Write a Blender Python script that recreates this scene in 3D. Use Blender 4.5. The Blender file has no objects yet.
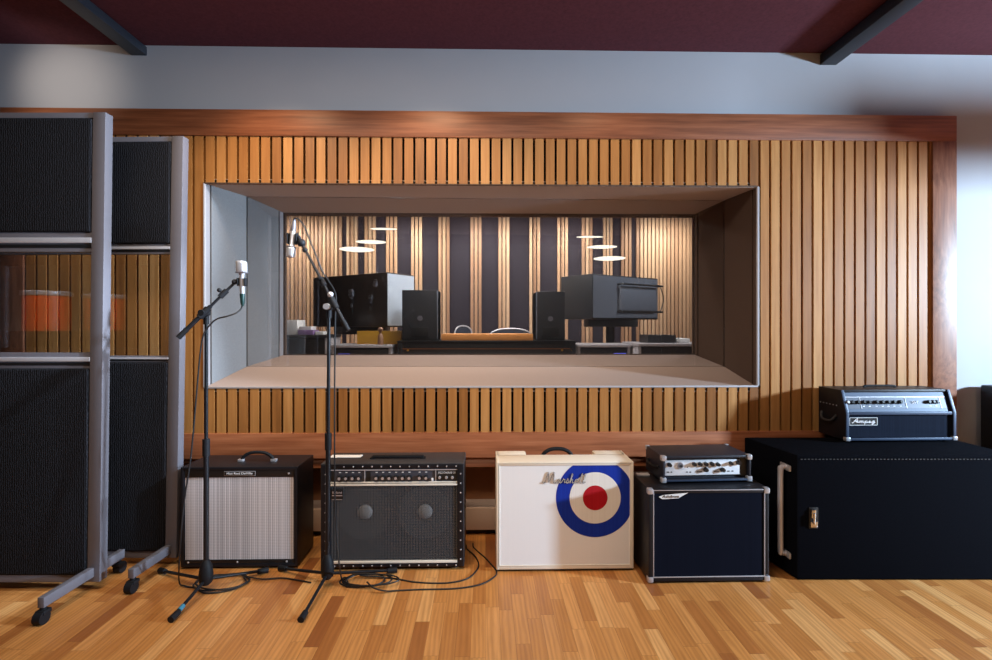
import bpy, bmesh, math, random
from mathutils import Vector, Matrix
random.seed(7)
C = bpy.context.scene.collection
PI = math.pi
# ------------------------------------------------------------------ camera
F_PX, CAM_H, PSI, HOR = 500.0, 1.44, math.radians(1.2), 325.0
sc = bpy.context.scene
cd = bpy.data.cameras.new('camera'); cam = bpy.data.objects.new('camera', cd); C.objects.link(cam)
cam.location = (0, 0, CAM_H); cam.rotation_euler = (PI/2, 0, -PSI)
cd.sensor_fit = 'HORIZONTAL'; cd.sensor_width = 36; cd.lens = 36*F_PX/992.0
cd.shift_y = (HOR-330.0)/992.0; cd.clip_start = .05
sc.camera = cam
sc.view_settings.view_transform = 'Standard'; sc.view_settings.look = 'None'
sc.cycles.use_denoising = True
sc.cycles.max_bounces = 10; sc.cycles.transparent_max_bounces = 24
sc.cycles.sample_clamp_indirect = 6

def ray(px, py):
    a = (px-496.0)/F_PX; b = (HOR-py)/F_PX
    return Vector((math.sin(PSI)+math.cos(PSI)*a, math.cos(PSI)-math.sin(PSI)*a, b))
def at(px, py, Y):                       # photo measurement -> metres on the plane at distance Y
    r = ray(px, py); t = Y/r.y
    return Vector((r.x*t, Y, CAM_H+r.z*t))
def on(px, py, z=0.0):                   # photo measurement -> metres on a level surface at height z
    r = ray(px, py); t = (z-CAM_H)/r.z
    return Vector((r.x*t, r.y*t, z))

# ------------------------------------------------------------------ materials
class N:
    def __init__(s, name):
        s.m = bpy.data.materials.new(name); s.m.use_nodes = True
        s.t = s.m.node_tree; s.t.nodes.clear()
        s.out = s.t.nodes.new('ShaderNodeOutputMaterial')
    def n(s, typ, **kw):
        nd = s.t.nodes.new('ShaderNode'+typ)
        for k, v in kw.items():
            if k in nd.inputs.keys():
                s.put(nd.inputs[k], v)
            else: setattr(nd, k, v)
        return nd
    def put(s, sock, v):
        if isinstance(v, bpy.types.NodeSocket): s.t.links.new(v, sock)
        elif isinstance(v, (tuple, list)) and sock.type == 'RGBA': sock.default_value = (*v[:3], 1)
        else: sock.default_value = v
    def math(s, op, a, b=0.0, c=0.0):
        nd = s.t.nodes.new('ShaderNodeMath'); nd.operation = op
        s.put(nd.inputs[0], a); s.put(nd.inputs[1], b); s.put(nd.inputs[2], c)
        return nd.outputs[0]
    def xyz(s, coord='Object'):
        tc = s.t.nodes.new('ShaderNodeTexCoord'); sp = s.t.nodes.new('ShaderNodeSeparateXYZ')
        s.t.links.new(tc.outputs[coord], sp.inputs[0]); return sp.outputs, tc.outputs[coord]
    def comb(s, x, y, z):
        nd = s.t.nodes.new('ShaderNodeCombineXYZ')
        for i, v in enumerate((x, y, z)): s.put(nd.inputs[i], v)
        return nd.outputs[0]
    def noise(s, vec, scale, detail=3, rough=.55):
        nd = s.n('TexNoise', Scale=scale, Detail=detail, Roughness=rough); s.put(nd.inputs['Vector'], vec); return nd.outputs['Fac']
    def white(s, vec):
        nd = s.t.nodes.new('ShaderNodeTexWhiteNoise'); nd.noise_dimensions = '3D'; s.put(nd.inputs['Vector'], vec); return nd.outputs['Value']
    def ramp(s, fac, stops):
        nd = s.t.nodes.new('ShaderNodeValToRGB'); s.put(nd.inputs[0], fac)
        e = nd.color_ramp.elements
        while len(e) < len(stops): e.new(.5)
        for i, (p, c) in enumerate(stops): e[i].position = p; e[i].color = (*c, 1)
        return nd.outputs[0]
    def mix(s, fac, a, b, mode='MIX'):
        nd = s.t.nodes.new('ShaderNodeMix'); nd.data_type = 'RGBA'; nd.blend_type = mode
        s.put(nd.inputs[0], fac); s.put(nd.inputs[6], a); s.put(nd.inputs[7], b); return nd.outputs[2]
    def bump(s, h, strength=.3, dist=.01):
        nd = s.n('Bump', Strength=strength, Distance=dist, Height=h); return nd.outputs[0]
    def pbr(s, col, rough=.5, metal=0.0, normal=None, spec=.5, coat=0.0):
        nd = s.t.nodes.new('ShaderNodeBsdfPrincipled')
        s.put(nd.inputs['Base Color'], col); s.put(nd.inputs['Roughness'], rough); s.put(nd.inputs['Metallic'], metal)
        s.put(nd.inputs['Specular IOR Level'], spec)
        if coat: s.put(nd.inputs['Coat Weight'], coat); s.put(nd.inputs['Coat Roughness'], .2)
        if normal is not None: s.put(nd.inputs['Normal'], normal)
        return nd.outputs[0]
    def done(s, sh):
        s.t.links.new(sh, s.out.inputs[0]); return s.m

def lin(r, g, b):
    f = lambda c: ((c/255+.055)/1.055)**2.4 if c > 10 else c/255/12.92
    return (f(r), f(g), f(b))
def dk(c, k): return tuple(min(1, v*k) for v in c)

def plain(name, c, rough=.5, metal=0.0, var=.12, scale=12, bscale=0, bstr=.2, spec=.5):
    n = N(name); p, v = n.xyz()
    col = n.mix(n.noise(v, scale), dk(c, 1-var), dk(c, 1+var))
    nm = n.bump(n.noise(v, bscale, 2), bstr, .002) if bscale else None
    return n.done(n.pbr(col, rough, metal, nm, spec))

def wood(name, stops, axis, pitch=0.0, x0=0.0, grain=.5, rough=.45, gscale=1.0, shift=0.0):
    """grain runs along axis (0 x, 2 z); with pitch every slat draws its own tone"""
    n = N(name); p, v = n.xyz()
    x, y, z = p[0], p[1], p[2]
    if pitch:
        idx = n.math('FLOOR', n.math('DIVIDE', n.math('SUBTRACT', x, x0), pitch))
        r = n.white(n.comb(idx, 3.7, 1.3))
    else:
        r = n.math('MULTIPLY', n.noise(v, 1.1, 1), 1.0); idx = 0.0
    if axis == 2: gv = n.comb(n.math('MULTIPLY', x, 38*gscale), n.math('ADD', n.math('MULTIPLY', y, 30), n.math('MULTIPLY', r, 37.0)), n.math('MULTIPLY', z, 2.2*gscale))
    else: gv = n.comb(n.math('MULTIPLY', x, 1.6*gscale), n.math('MULTIPLY', y, 30), n.math('MULTIPLY', z, 34*gscale))
    g = n.noise(gv, 1.0, 4, .6)
    fac = n.math('ADD', n.math('MULTIPLY', r, 1-grain), n.math('MULTIPLY', g, grain))
    col = n.ramp(fac, stops)
    return n.done(n.pbr(col, rough, 0, n.bump(g, .12, .002), .4))

def floor_mat():
    n = N('oak strip parquet'); p, v = n.xyz(); w, L = .068, .42
    i = n.math('FLOOR', n.math('DIVIDE', p[0], w))
    off = n.math('MULTIPLY', n.white(n.comb(i, 1.7, .3)), L*3)
    yy = n.math('DIVIDE', n.math('ADD', p[1], off), L)
    j = n.math('FLOOR', yy); r = n.white(n.comb(i, j, 2.1)); r2 = n.white(n.comb(j, i, 8.4))
    g = n.noise(n.comb(n.math('ADD', n.math('MULTIPLY', p[0], 30), n.math('MULTIPLY', r, 91)), n.math('MULTIPLY', p[1], 3.0), r2), 1.0, 5, .62)
    wv = n.n('TexWave', Scale=1.0, Distortion=9.0, Detail=3.0); wv.wave_type = 'BANDS'; wv.bands_direction = 'X'
    n.put(wv.inputs['Vector'], n.comb(n.math('ADD', n.math('MULTIPLY', p[0], 14), n.math('MULTIPLY', r2, 50)), n.math('MULTIPLY', p[1], 1.2), r))
    gg = n.math('ADD', n.math('MULTIPLY', g, .75), n.math('MULTIPLY', wv.outputs['Fac'], .25))
    base = n.ramp(r, [(0, lin(146, 86, 44)), (.08, lin(178, 114, 58)), (.4, lin(202, 138, 74)), (.8, lin(214, 150, 86)), (1, lin(230, 174, 110))])
    gg = n.math('MULTIPLY_ADD', gg, 2.2, -.6); gg = n.math('MINIMUM', n.math('MAXIMUM', gg, 0.0), 1.0)
    col = n.mix(gg, dk(lin(138, 80, 38), .8), base)
    col = n.mix(.55, col, base)
    fx = n.math('FRACT', n.math('DIVIDE', p[0], w)); fy = n.math('FRACT', yy)
    ex = n.math('LESS_THAN', fx, .03); ey = n.math('LESS_THAN', fy, .006)
    e = n.math('MULTIPLY', n.math('MAXIMUM', ex, ey), .35)
    col = n.mix(e, col, lin(60, 32, 14))
    return n.done(n.pbr(col, n.math('ADD', n.math('MULTIPLY', g, .15), .3), 0, n.bump(n.math('SUBTRACT', g, e), .05, .002), .4))

def cloth_rib(name, c, pitch=.006):
    n = N(name); p, v = n.xyz()
    nz = n.noise(v, 60, 3)
    s = n.math('SINE', n.math('ADD', n.math('MULTIPLY', p[0], 2*PI/pitch/2), n.math('MULTIPLY', nz, 9)))
    f = n.math('ADD', n.math('MULTIPLY', s, .3), n.math('MULTIPLY', n.noise(v, 190, 2), .8))
    col = n.ramp(f, [(.1, dk(c, .35)), (.55, c), (.95, dk(c, 2.6))])
    return n.done(n.pbr(col, .92, 0, n.bump(f, .6, .004), .15))

def grille(name, a, b, px_, pz, wx=.5, wz=.5, alpha=1.0, rough=.8, rnd=.35, spec=.25):
    """woven cloth: vertical and level thread lines of pitch px_, pz"""
    n = N(name); p, v = n.xyz()
    sx = n.math('GREATER_THAN', n.math('FRACT', n.math('DIVIDE', p[0], px_)), wx)
    sz = n.math('GREATER_THAN', n.math('FRACT', n.math('DIVIDE', p[2], pz)), wz)
    rx = n.white(n.comb(n.math('FLOOR', n.math('DIVIDE', p[0], px_)), 0, 5))
    f = n.math('ADD', n.math('MULTIPLY', sx, .5), n.math('MULTIPLY', sz, .3))
    f = n.math('ADD', f, n.math('MULTIPLY', n.math('SUBTRACT', rx, .5), rnd))
    col = n.mix(f, a, b)
    sh = n.pbr(col, rough, 0, None, spec)
    if alpha < 1:
        tr = n.n('BsdfTransparent'); mx = n.n('MixShader', Fac=alpha)
        n.t.links.new(tr.outputs[0], mx.inputs[1]); n.t.links.new(sh, mx.inputs[2]); sh = mx.outputs[0]
    return n.done(sh)

def glass(name, tint, f0, haze=0.0):
    n = N(name); p, v = n.xyz()
    lw = n.n('LayerWeight', Blend=.5)
    f = n.math('POWER', lw.outputs['Facing'], 5.0)
    f = n.math('ADD', n.math('MULTIPLY', f, 1-f0), f0)
    f = n.math('ADD', f, n.math('MULTIPLY', n.noise(v, 3), .004))
    tr = n.n('BsdfTransparent', Color=tint); gl = n.n('BsdfGlossy', Roughness=.01)
    n.put(gl.inputs['Color'], (1, 1, 1))
    mx = n.n('MixShader'); n.put(mx.inputs[0], f)
    n.t.links.new(tr.outputs[0], mx.inputs[1]); n.t.links.new(gl.outputs[0], mx.inputs[2])
    return n.done(mx.outputs[0])

def emit(name, c, s):
    n = N(name); p, v = n.xyz()
    col = n.mix(n.noise(v, 4), dk(c, .95), c)
    e = n.n('Emission', Strength=s); n.put(e.inputs[0], col)
    return n.done(e.outputs[0])

M = {}
SLAT_P = .0728
M['ceiling'] = plain('maroon ceiling felt', lin(84, 46, 54), .95, 0, .35, 60, 200, .4, .1)
M['paint'] = plain('grey blue wall paint', lin(166, 166, 172), .7, 0, .04, 3)
M['wall_dark'] = plain('dark brown grey wall covering', lin(74, 64, 58), .9, 0, .1, 3)
M['beam'] = plain('blue black painted steel', lin(28, 32, 41), .5, 0, .1)
M['floor'] = floor_mat()
M['frame'] = wood('red brown framing timber', [(.25, lin(84, 44, 25)), (.5, lin(134, 78, 50)), (.75, lin(164, 104, 72))], 0, grain=.85)
M['frame_lit'] = wood('lit red brown timber', [(.25, lin(112, 60, 36)), (.5, lin(164, 98, 64)), (.75, lin(192, 126, 88))], 0, grain=.85)  # same timber as the frame, brightened to paint light on the lower boards
M['frame_v'] = wood('red brown framing timber upright', [(.25, lin(84, 46, 28)), (.5, lin(124, 76, 52)), (.75, lin(150, 100, 72))], 2, grain=.85)
M['backing'] = plain('black felt behind slats', (.004, .004, .004), .95, 0, .2, 20, 0, 0, .05)
M['recess'] = plain('dark brown board', lin(150, 98, 60), .7, 0, .2, 8)
M['duct'] = plain('beige painted box', lin(190, 164, 146), .7, 0, .06)
M['felt_lit'] = plain('lit felt edging', lin(150, 145, 148), .95, 0, .12, 120, 240, .3, .1)  # same felt as the left reveal, brightened to paint light on its edges
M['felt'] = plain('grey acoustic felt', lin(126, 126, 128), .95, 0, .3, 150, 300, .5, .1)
M['soffit'] = plain('brown grey soffit felt', lin(176, 156, 146), .95, 0, .2, 150, 300, .3, .1)  # lightened to paint in the bounce from the sill
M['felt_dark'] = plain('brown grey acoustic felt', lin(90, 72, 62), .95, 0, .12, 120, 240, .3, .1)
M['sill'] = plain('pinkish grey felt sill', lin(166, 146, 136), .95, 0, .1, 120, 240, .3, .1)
M['edge'] = plain('grey edging strip', lin(170, 164, 166), .6, 0, .05)
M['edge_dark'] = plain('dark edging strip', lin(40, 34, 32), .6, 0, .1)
M['glass'] = glass('control room glass', (.93, .93, .93), .05)
M['plexi'] = glass('screen perspex', (.9, .9, .9), .07)
M['alu'] = plain('grey anodised aluminium', lin(104, 101, 108), .45, .1, .06, 30)
M['alu_light'] = plain('bright aluminium rail', lin(200, 198, 204), .35, .4, .05, 30)
M['pad'] = cloth_rib('black ribbed fabric', (.011, .011, .014))
M['rubber'] = plain('black rubber', (.007, .0075, .010), .6, 0, .2, spec=.25)
M['black_metal'] = plain('black lacquered tube', (.007, .008, .011), .35, 0, .2, spec=.35)
M['chrome'] = plain('chromed steel', (.75, .75, .78), .18, 1.0, .05)
M['blue_tape'] = plain('pale blue tape', lin(50, 115, 140), .6, 0, .1)
M['nickel'] = plain('satin nickel', lin(205, 205, 212), .3, .6, .05)
M['green_plug'] = plain('dark green connector', lin(20, 50, 48), .4, 0, .1)
M['cable'] = plain('black cable rubber', (.010, .010, .012), .5, 0, .2)
M['tolex'] = plain('black pebbled vinyl', (.007, .0075, .011), .42, 0, .25, 30, 420, .35, .35)
M['tolex_grey'] = plain('worn black vinyl', (.035, .033, .036), .5, 0, .25, 30, 420, .35)
M['tolex_blue'] = plain('blue black vinyl', (.012, .015, .026), .42, 0, .25, 30, 420, .35)
M['carpet'] = plain('black fuzzy carpet covering', (.004, .0045, .007), .95, 0, .5, 90, 320, .7, .02)
M['white_vinyl'] = plain('cream white vinyl', lin(238, 228, 212), .5, 0, .04, 6, 400, .15)
M['white_cloth'] = grille('white woven fret cloth', lin(234, 233, 235), lin(250, 249, 248), .004, .004, .5, .5, 1, .8, .1)
M['blue_cloth'] = grille('blue painted cloth', lin(10, 36, 140), lin(22, 60, 180), .004, .004)
M['cream_cloth'] = grille('cream painted cloth', lin(226, 220, 212), lin(244, 240, 234), .004, .004)
M['red_cloth'] = grille('red painted cloth', lin(160, 10, 24), lin(190, 22, 36), .004, .004)
M['silver_cloth'] = grille('silver grille cloth with black threads', lin(120, 118, 124), lin(222, 218, 222), .0112, .009, .3, .25)
M['mesh_cloth'] = grille('dark checked speaker cloth', (.012, .012, .014), (.17, .17, .18), .0165, .0165, .4, .4, .46, .8, .06, .1)
M['navy_cloth'] = grille('navy speaker cloth', (.003, .004, .009), (.007, .009, .02), .006, .006, .5, .5, 1.0, .9, .2, .05)
M['blue_cloth_dark'] = grille('blue black woven cloth', (.003, .004, .009), (.018, .025, .045), .007, .007, .5, .5, 1.0, .9, .2, .05)
M['black_panel'] = plain('black panel', (.008, .008, .009), .4, 0, .2)
M['grey_panel'] = plain('blue grey control panel', lin(70, 74, 86), .4, .3, .06)
M['silver_panel'] = plain('brushed silver fascia', lin(226, 226, 230), .4, 0, .05, 40)
M['steel_blue'] = plain('steel blue fascia', lin(44, 58, 82), .45, .2, .06)
M['piping'] = plain('white piping', lin(226, 218, 205), .5, 0, .05)
M['brass'] = plain('brass fascia', lin(205, 160, 85), .35, .8, .06)
M['gold'] = plain('dull gold lettering', lin(84, 66, 48), .6, 0, .1)
M['ink'] = plain('black ink', (.01, .01, .01), .5, 0, .1)
M['white_ink'] = plain('white print', lin(235, 235, 238), .5, 0, .03)
M['knob'] = plain('black knob', (.01, .01, .012), .3, 0, .1)
M['cone'] = plain('grey speaker cone', (.07, .07, .075), .6, 0, .1)
M['cap'] = plain('pale dust cap', (.85, .83, .82), .5, 0, .05)
M['paper'] = plain('white paper', lin(238, 236, 234), .7, 0, .03)
M['studio_black'] = plain('matt black loudspeaker paint', (.022, .022, .025), .5, 0, .15)
M['studio_brown'] = plain('dark brown loudspeaker veneer', (.035, .026, .022), .35, 0, .2)
M['studio_grey'] = plain('grey loudspeaker side', lin(120, 124, 134), .4, .1, .08)
M['studio_light'] = plain('pale grey loudspeaker side', lin(190, 200, 212), .4, .1, .05)
M['desk_wood'] = plain('orange lacquered wood', lin(226, 150, 82), .4, 0, .1, 10)
M['rack_top'] = plain('pale grey rack top', lin(186, 180, 182), .5, 0, .05)
M['far_slat'] = wood('pale far wall slats', [(.1, lin(150, 116, 92)), (.5, lin(186, 150, 120)), (.9, lin(206, 176, 146))], 2, .066, 0, .2)
M['far_dark'] = plain('dark blue grey wall panel', lin(36, 32, 46), .8, 0, .1, 5)
M['glow'] = emit('lamp diffuser glow', (1, .92, .76), 2.2)
M['led'] = emit('blue display glow', (.16, .18, 1.0), 1.2)
M['yellow'] = plain('yellow case', lin(190, 140, 40), .5, 0, .1)
M['tan'] = plain('tan wood', lin(150, 110, 84), .5, 0, .1)
M['lilac'] = plain('lilac cover', lin(150, 120, 170), .5, 0, .1)
M['orange'] = plain('orange lacquer', lin(225, 72, 20), .35, 0, .1)
M['drum_head'] = plain('white drum skin', lin(220, 226, 240), .5, 0, .03)

# ------------------------------------------------------------------ mesh builder
class MB:
    def __init__(s): s.bm = bmesh.new()
    def _t(s, vs, mat):
        for v in vs: v.co = mat @ v.co
    def box(s, lo, hi, bev=0.0, mat=None, seg=2):
        lo, hi = Vector(lo), Vector(hi)
        r = bmesh.ops.create_cube(s.bm, size=1); vs = r['verts']
        for v in vs: v.co = Vector([lo[i]+(v.co[i]+.5)*(hi[i]-lo[i]) for i in range(3)])
        if bev:
            es = list({e for v in vs for e in v.link_edges})
            q = bmesh.ops.bevel(s.bm, geom=es, offset=bev, segments=seg, affect='EDGES', profile=.6)
            vs = list({v for f in q['faces'] for v in f.verts} | {v for v in vs if v.is_valid})
        if mat is not None: s._t(vs, mat)
        return s
    def hexa(s, p, bev=0.0):              # 8 corners: bottom 4 ccw, top 4 ccw
        vs = [s.bm.verts.new(Vector(q)) for q in p]
        for f in ((3, 2, 1, 0), (4, 5, 6, 7), (0, 1, 5, 4), (1, 2, 6, 5), (2, 3, 7, 6), (3, 0, 4, 7)):
            s.bm.faces.new([vs[i] for i in f])
        if bev:
            es = list({e for v in vs for e in v.link_edges})
            bmesh.ops.bevel(s.bm, geom=es, offset=bev, segments=2, affect='EDGES', profile=.6)
        return s
    def quad(s, pts):
        s.bm.faces.new([s.bm.verts.new(Vector(p)) for p in pts]); return s
    def cyl(s, a, b, r, r2=None, n=16, cap=True):
        a, b = Vector(a), Vector(b); d = b-a
        q = d.to_track_quat('Z', 'Y').to_matrix().to_4x4()
        bmesh.ops.create_cone(s.bm, cap_ends=cap, segments=n, radius1=r, radius2=r if r2 is None else r2, depth=d.length,
                              matrix=Matrix.Translation((a+b)/2) @ q)
        return s
    def ball(s, c, r, sx=1, sy=1, sz=1, n=14):
        bmesh.ops.create_uvsphere(s.bm, u_segments=n, v_segments=max(8, n//2), radius=r,
                                  matrix=Matrix.Translation(c) @ Matrix.Diagonal((sx, sy, sz, 1)))
        return s
    def tube(s, pts, r, n=8, closed=False):
        pts = [Vector(p) for p in pts]; rings = []
        for i, p in enumerate(pts):
            a = pts[max(i-1, 0)]; b = pts[min(i+1, len(pts)-1)]
            d = (b-a).normalized()
            if i == 0: u = d.orthogonal().normalized()
            u = (u-d*u.dot(d)).normalized(); w = d.cross(u)
            rings.append([s.bm.verts.new(p+(u*math.cos(t)+w*math.sin(t))*r) for t in [2*PI*k/n for k in range(n)]])
        for A, B in zip(rings, rings[1:]):
            for k in range(n): s.bm.faces.new((A[k], A[(k+1) % n], B[(k+1) % n], B[k]))
        s.bm.faces.new(rings[0][::-1]); s.bm.faces.new(rings[-1]); return s
    def prism(s, poly, axis, lo, hi, bev=0.0):  # polygon in the plane across axis ('x': (y,z); 'y': (x,z); 'z': (x,y))
        def P(u, v, w): return {'x': (w, u, v), 'y': (u, w, v), 'z': (u, v, w)}[axis]
        a = [s.bm.verts.new(P(u, v, lo)) for u, v in poly]; b = [s.bm.verts.new(P(u, v, hi)) for u, v in poly]
        fs = [s.bm.faces.new(a), s.bm.faces.new(b[::-1])]
        k = len(poly)
        for i in range(k): fs.append(s.bm.faces.new((a[i], b[i], b[(i+1) % k], a[(i+1) % k])))
        if bev:
            es = list({e for f in fs for e in f.edges})
            bmesh.ops.bevel(s.bm, geom=es, offset=bev, segments=2, affect='EDGES', profile=.6)
        return s
    def lathe(s, prof, c, axis=(0, 0, 1), n=20, caps=True):
        q = Vector(axis).to_track_quat('Z', 'Y').to_matrix().to_4x4(); T = Matrix.Translation(c) @ q; rings = []
        for r, z in prof:
            rings.append([s.bm.verts.new(T @ Vector((r*math.cos(2*PI*k/n), r*math.sin(2*PI*k/n), z))) for k in range(n)])
        for A, B in zip(rings, rings[1:]):
            for k in range(n): s.bm.faces.new((A[k], A[(k+1) % n], B[(k+1) % n], B[k]))
        if caps: s.bm.faces.new(rings[0][::-1]); s.bm.faces.new(rings[-1])
        return s
    def shear(s, k):
        for v in s.bm.verts: v.co.x += k*v.co.z
        return s
    def build(s, name, m, parent=None, world=False, smooth=True):
        bmesh.ops.recalc_face_normals(s.bm, faces=s.bm.faces[:])
        if world and parent is not None:
            inv = Matrix.LocRotScale(parent.location, parent.rotation_euler, None).inverted()
            for v in s.bm.verts: v.co = inv @ v.co
        me = bpy.data.meshes.new(name); s.bm.to_mesh(me); s.bm.free()
        me.materials.append(M[m] if isinstance(m, str) else m)
        if smooth:
            for p in me.polygons: p.use_smooth = True
            try: me.set_sharp_from_angle(angle=math.radians(38))
            except Exception: pass
        o = bpy.data.objects.new(name, me); C.objects.link(o)
        if parent is not None: o.parent = parent
        return o

def cr(pts, k=8):                         # Catmull-Rom through points
    pts = [Vector(p) for p in pts]; out = []
    P = [pts[0]*2-pts[1]]+pts+[pts[-1]*2-pts[-2]]
    for i in range(1, len(P)-2):
        p0, p1, p2, p3 = P[i-1:i+3]
        for j in range(k):
            t = j/k
            out.append(.5*((2*p1)+(p2-p0)*t+(2*p0-5*p1+4*p2-p3)*t*t+(3*p1-p0-3*p2+p3)*t**3))
    out.append(pts[-1]); return out

def thing(name, label, cat, loc=(0, 0, 0), rz=0.0, group=None):
    o = bpy.data.objects.new(name, None); C.objects.link(o); o.empty_display_size = .1
    o.location = loc; o.rotation_euler = (0, 0, rz); o['label'] = label; o['category'] = cat
    if group: o['group'] = group
    return o
def tag(o, label, cat, group=None):
    o['label'] = label; o['category'] = cat
    if group: o['group'] = group
    return o
def struct(o): o['kind'] = 'structure'; return o

def text(name, s, size, m, parent, loc, width=None, shear=0.0, depth=.0006):
    cu = bpy.data.curves.new(name, 'FONT'); cu.body = s; cu.size = size; cu.shear = shear; cu.extrude = depth
    cu.align_x = 'CENTER'; cu.align_y = 'CENTER'
    tmp = bpy.data.objects.new(name+'_t', cu); C.objects.link(tmp)
    dg = bpy.context.evaluated_depsgraph_get(); me = bpy.data.meshes.new_from_object(tmp.evaluated_get(dg))
    bpy.data.objects.remove(tmp)
    if width:
        xs = [v.co.x for v in me.vertices]; k = width/(max(xs)-min(xs)); mid = (max(xs)+min(xs))/2
        for v in me.vertices: v.co.x = (v.co.x-mid)*k
    me.transform(Matrix.Rotation(PI/2, 4, 'X')); me.transform(Matrix.Translation(loc))
    me.materials.clear(); me.materials.append(M[m])
    o = bpy.data.objects.new(name, me); C.objects.link(o); o.parent = parent; return o

GLY = {
 'M': (1.4, [(-.1, .14), (.02, .0), (.14, .12), (.40, 1.2), (.47, .65), (.54, .12), (.76, .65), (1.0, 1.2), (1.03, .6), (1.06, .10), (1.18, .0), (1.38, .12)]),
 'a': (.52, [(.36, .38), (.22, .44), (.06, .24), (.08, .03), (.2, .05), (.34, .25), (.38, .42), (.32, .12), (.38, .02), (.52, .12)]),
 'r': (.42, [(0, .12), (.12, .40), (.16, .50), (.2, .38), (.32, .40), (.28, .14), (.32, .03), (.42, .12)]),
 's': (.40, [(0, .12), (.14, .34), (.2, .5), (.24, .3), (.28, .1), (.16, .0), (.08, .08), (.24, .03), (.40, .12)]),
 'h': (.52, [(0, .12), (.2, .6), (.28, .95), (.2, .98), (.12, .5), (.06, .0), (.16, .3), (.3, .42), (.33, .25), (.3, .04), (.38, .02), (.52, .12)]),
 'l': (.34, [(0, .12), (.18, .6), (.28, .95), (.2, .98), (.12, .5), (.1, .08), (.18, .0), (.34, .12)]),
 'A': (.95, [(0, .2), (.05, .0), (.2, .1), (.5, .8), (.7, 1.0), (.66, .6), (.6, .1), (.45, .45), (.25, .42), (.5, .44), (.8, .46), (.7, .1), (.95, .12)]),
 'm': (.75, [(0, .12), (.12, .42), (.1, .02), (.22, .38), (.34, .4), (.32, .02), (.44, .38), (.56, .4), (.54, .05), (.62, .02), (.75, .12)]),
 'p': (.52, [(0, .12), (.14, .42), (.06, -.4), (.14, .2), (.28, .44), (.38, .3), (.3, .04), (.16, .06), (.32, .02), (.52, .12)]),
 'e': (.44, [(0, .12), (.2, .2), (.28, .36), (.18, .44), (.08, .25), (.12, .04), (.24, .0), (.44, .12)]),
 'g': (.52, [(.36, .38), (.22, .44), (.06, .24), (.1, .05), (.24, .1), (.36, .42), (.32, -.1), (.2, -.38), (.06, -.3), (.3, -.05), (.52, .14)]),
}
def script(word, mb, x0, z0, width, height, y, r, slant=.25):
    total = sum(GLY[c][0] for c in word); kx = width/total; x = 0
    for c in word:
        adv, pts = GLY[c]
        mb.tube(cr([(x0+(x+p[0])*kx+slant*p[1]*height*.4, y, z0+p[1]*height) for p in pts], 5), r, 6)
        x += adv
    return mb

# ================================================================== THE SETTING
WY = 3.35                                   # face of the timber panel
PY = 3.42                                   # painted wall
CZ = 3.325                                  # ceiling height
fl = MB().box((-7.5, -4, -.1), (8, 10, 0)); struct(fl.build('floor', 'floor', smooth=False))
struct(MB().box((-7.5, -4, CZ), (8, PY+.02, CZ+.1)).build('ceiling', 'ceiling', smooth=False))
# the window opening
WIN_F = [at(205, 183.5, WY), at(757, 187.5, WY), at(757, 387, WY), at(205.5, 387, WY)]     # front: TL TR BR BL
YM, YB = 3.85, 4.27
WIN_M = [at(247, 196.5, YM), at(724, 200.5, YM), at(724, 366.5, YM), at(247, 366.5, YM)]
WIN_B = [at(284, 213, YB), at(694, 214.5, YB), at(694, 354.5, YB), at(284, 355, YB)]
wx0, wx1 = WIN_F[0].x, WIN_F[1].x; wz0, wz1 = WIN_F[3].z, WIN_F[0].z
REC = at(500, 457, WY).z                    # lower edge of the timber frame
wf = MB()
hx0_, hx1_, hz0_, hz1_ = wx0-.05, wx1+.09, wz0-.04, wz1+.10
wf.box((-7.5, PY, hz1_), (8, 4.3, CZ+.1)).box((-7.5, PY, REC), (hx0_, 4.3, hz1_)).box((hx1_, PY, REC), (8, 4.3, hz1_)).box((hx0_, PY, REC), (hx1_, 4.3, hz0_))
wf.box((-7.5, 3.62, 0), (8, 4.3, REC))
struct(wf.build('wall_front', 'paint', smooth=False))
struct(MB().box((-7.6, -4, 0), (-7.5, 4.3, CZ)).build('wall_left', 'wall_dark', smooth=False))
struct(MB().box((8, -4, 0), (8.1, 4.3, CZ)).build('wall_right', 'wall_dark', smooth=False))
struct(MB().box((-7.6, -4.1, 0), (8.1, -4, CZ)).build('wall_rear', 'wall_dark', smooth=False))

# timber panel: outer frame boards and slats
fx0 = at(2, 300, WY).x; fx1 = at(955, 300, WY).x; ix0 = at(25, 300, WY).x; ix1 = at(931, 300, WY).x
fz1 = at(500, 112.5, WY).z; iz1 = at(500, 138.5, WY).z; iz0 = at(500, 432, WY).z
tr = struct(MB().box((fx0, WY-.015, iz1), (fx1, PY, fz1), .004).build('trim_1', 'frame'))
MB().box((ix1, WY-.015, REC), (fx1, PY, iz1), .004).build('side_board', 'frame_v', tr)
MB().box((fx0, WY-.015, REC), (ix0, PY, iz1), .004).build('side_board', 'frame_v', tr)
MB().box((ix0, WY-.015, REC), (ix1, PY, iz0), .004).build('bottom_board', 'frame_lit', tr)
g0 = at(193.6, 160, WY).x
while g0-SLAT_P > ix0: g0 -= SLAT_P
M['slat'] = wood('honey oak slats', [(.12, lin(108, 64, 28)), (.42, lin(154, 100, 50)), (.6, lin(170, 115, 61)), (.88, lin(200, 147, 90))], 2, SLAT_P, g0, .55)
SY = WY-.004; sb = MB(); x = g0-SLAT_P
while x < ix1:
    a, b = max(x+.008, ix0), min(x+SLAT_P-.008, ix1)
    if b-a > .01:
        c = (a+b)/2
        if wx0-.005 < c < wx1+.005:
            sb.box((a, SY, wz1), (b, SY+.03, iz1)).box((a, SY, iz0), (b, SY+.03, wz0))
        else: sb.box((a, SY, iz0), (b, SY+.03, iz1))
    x += SLAT_P
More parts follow.
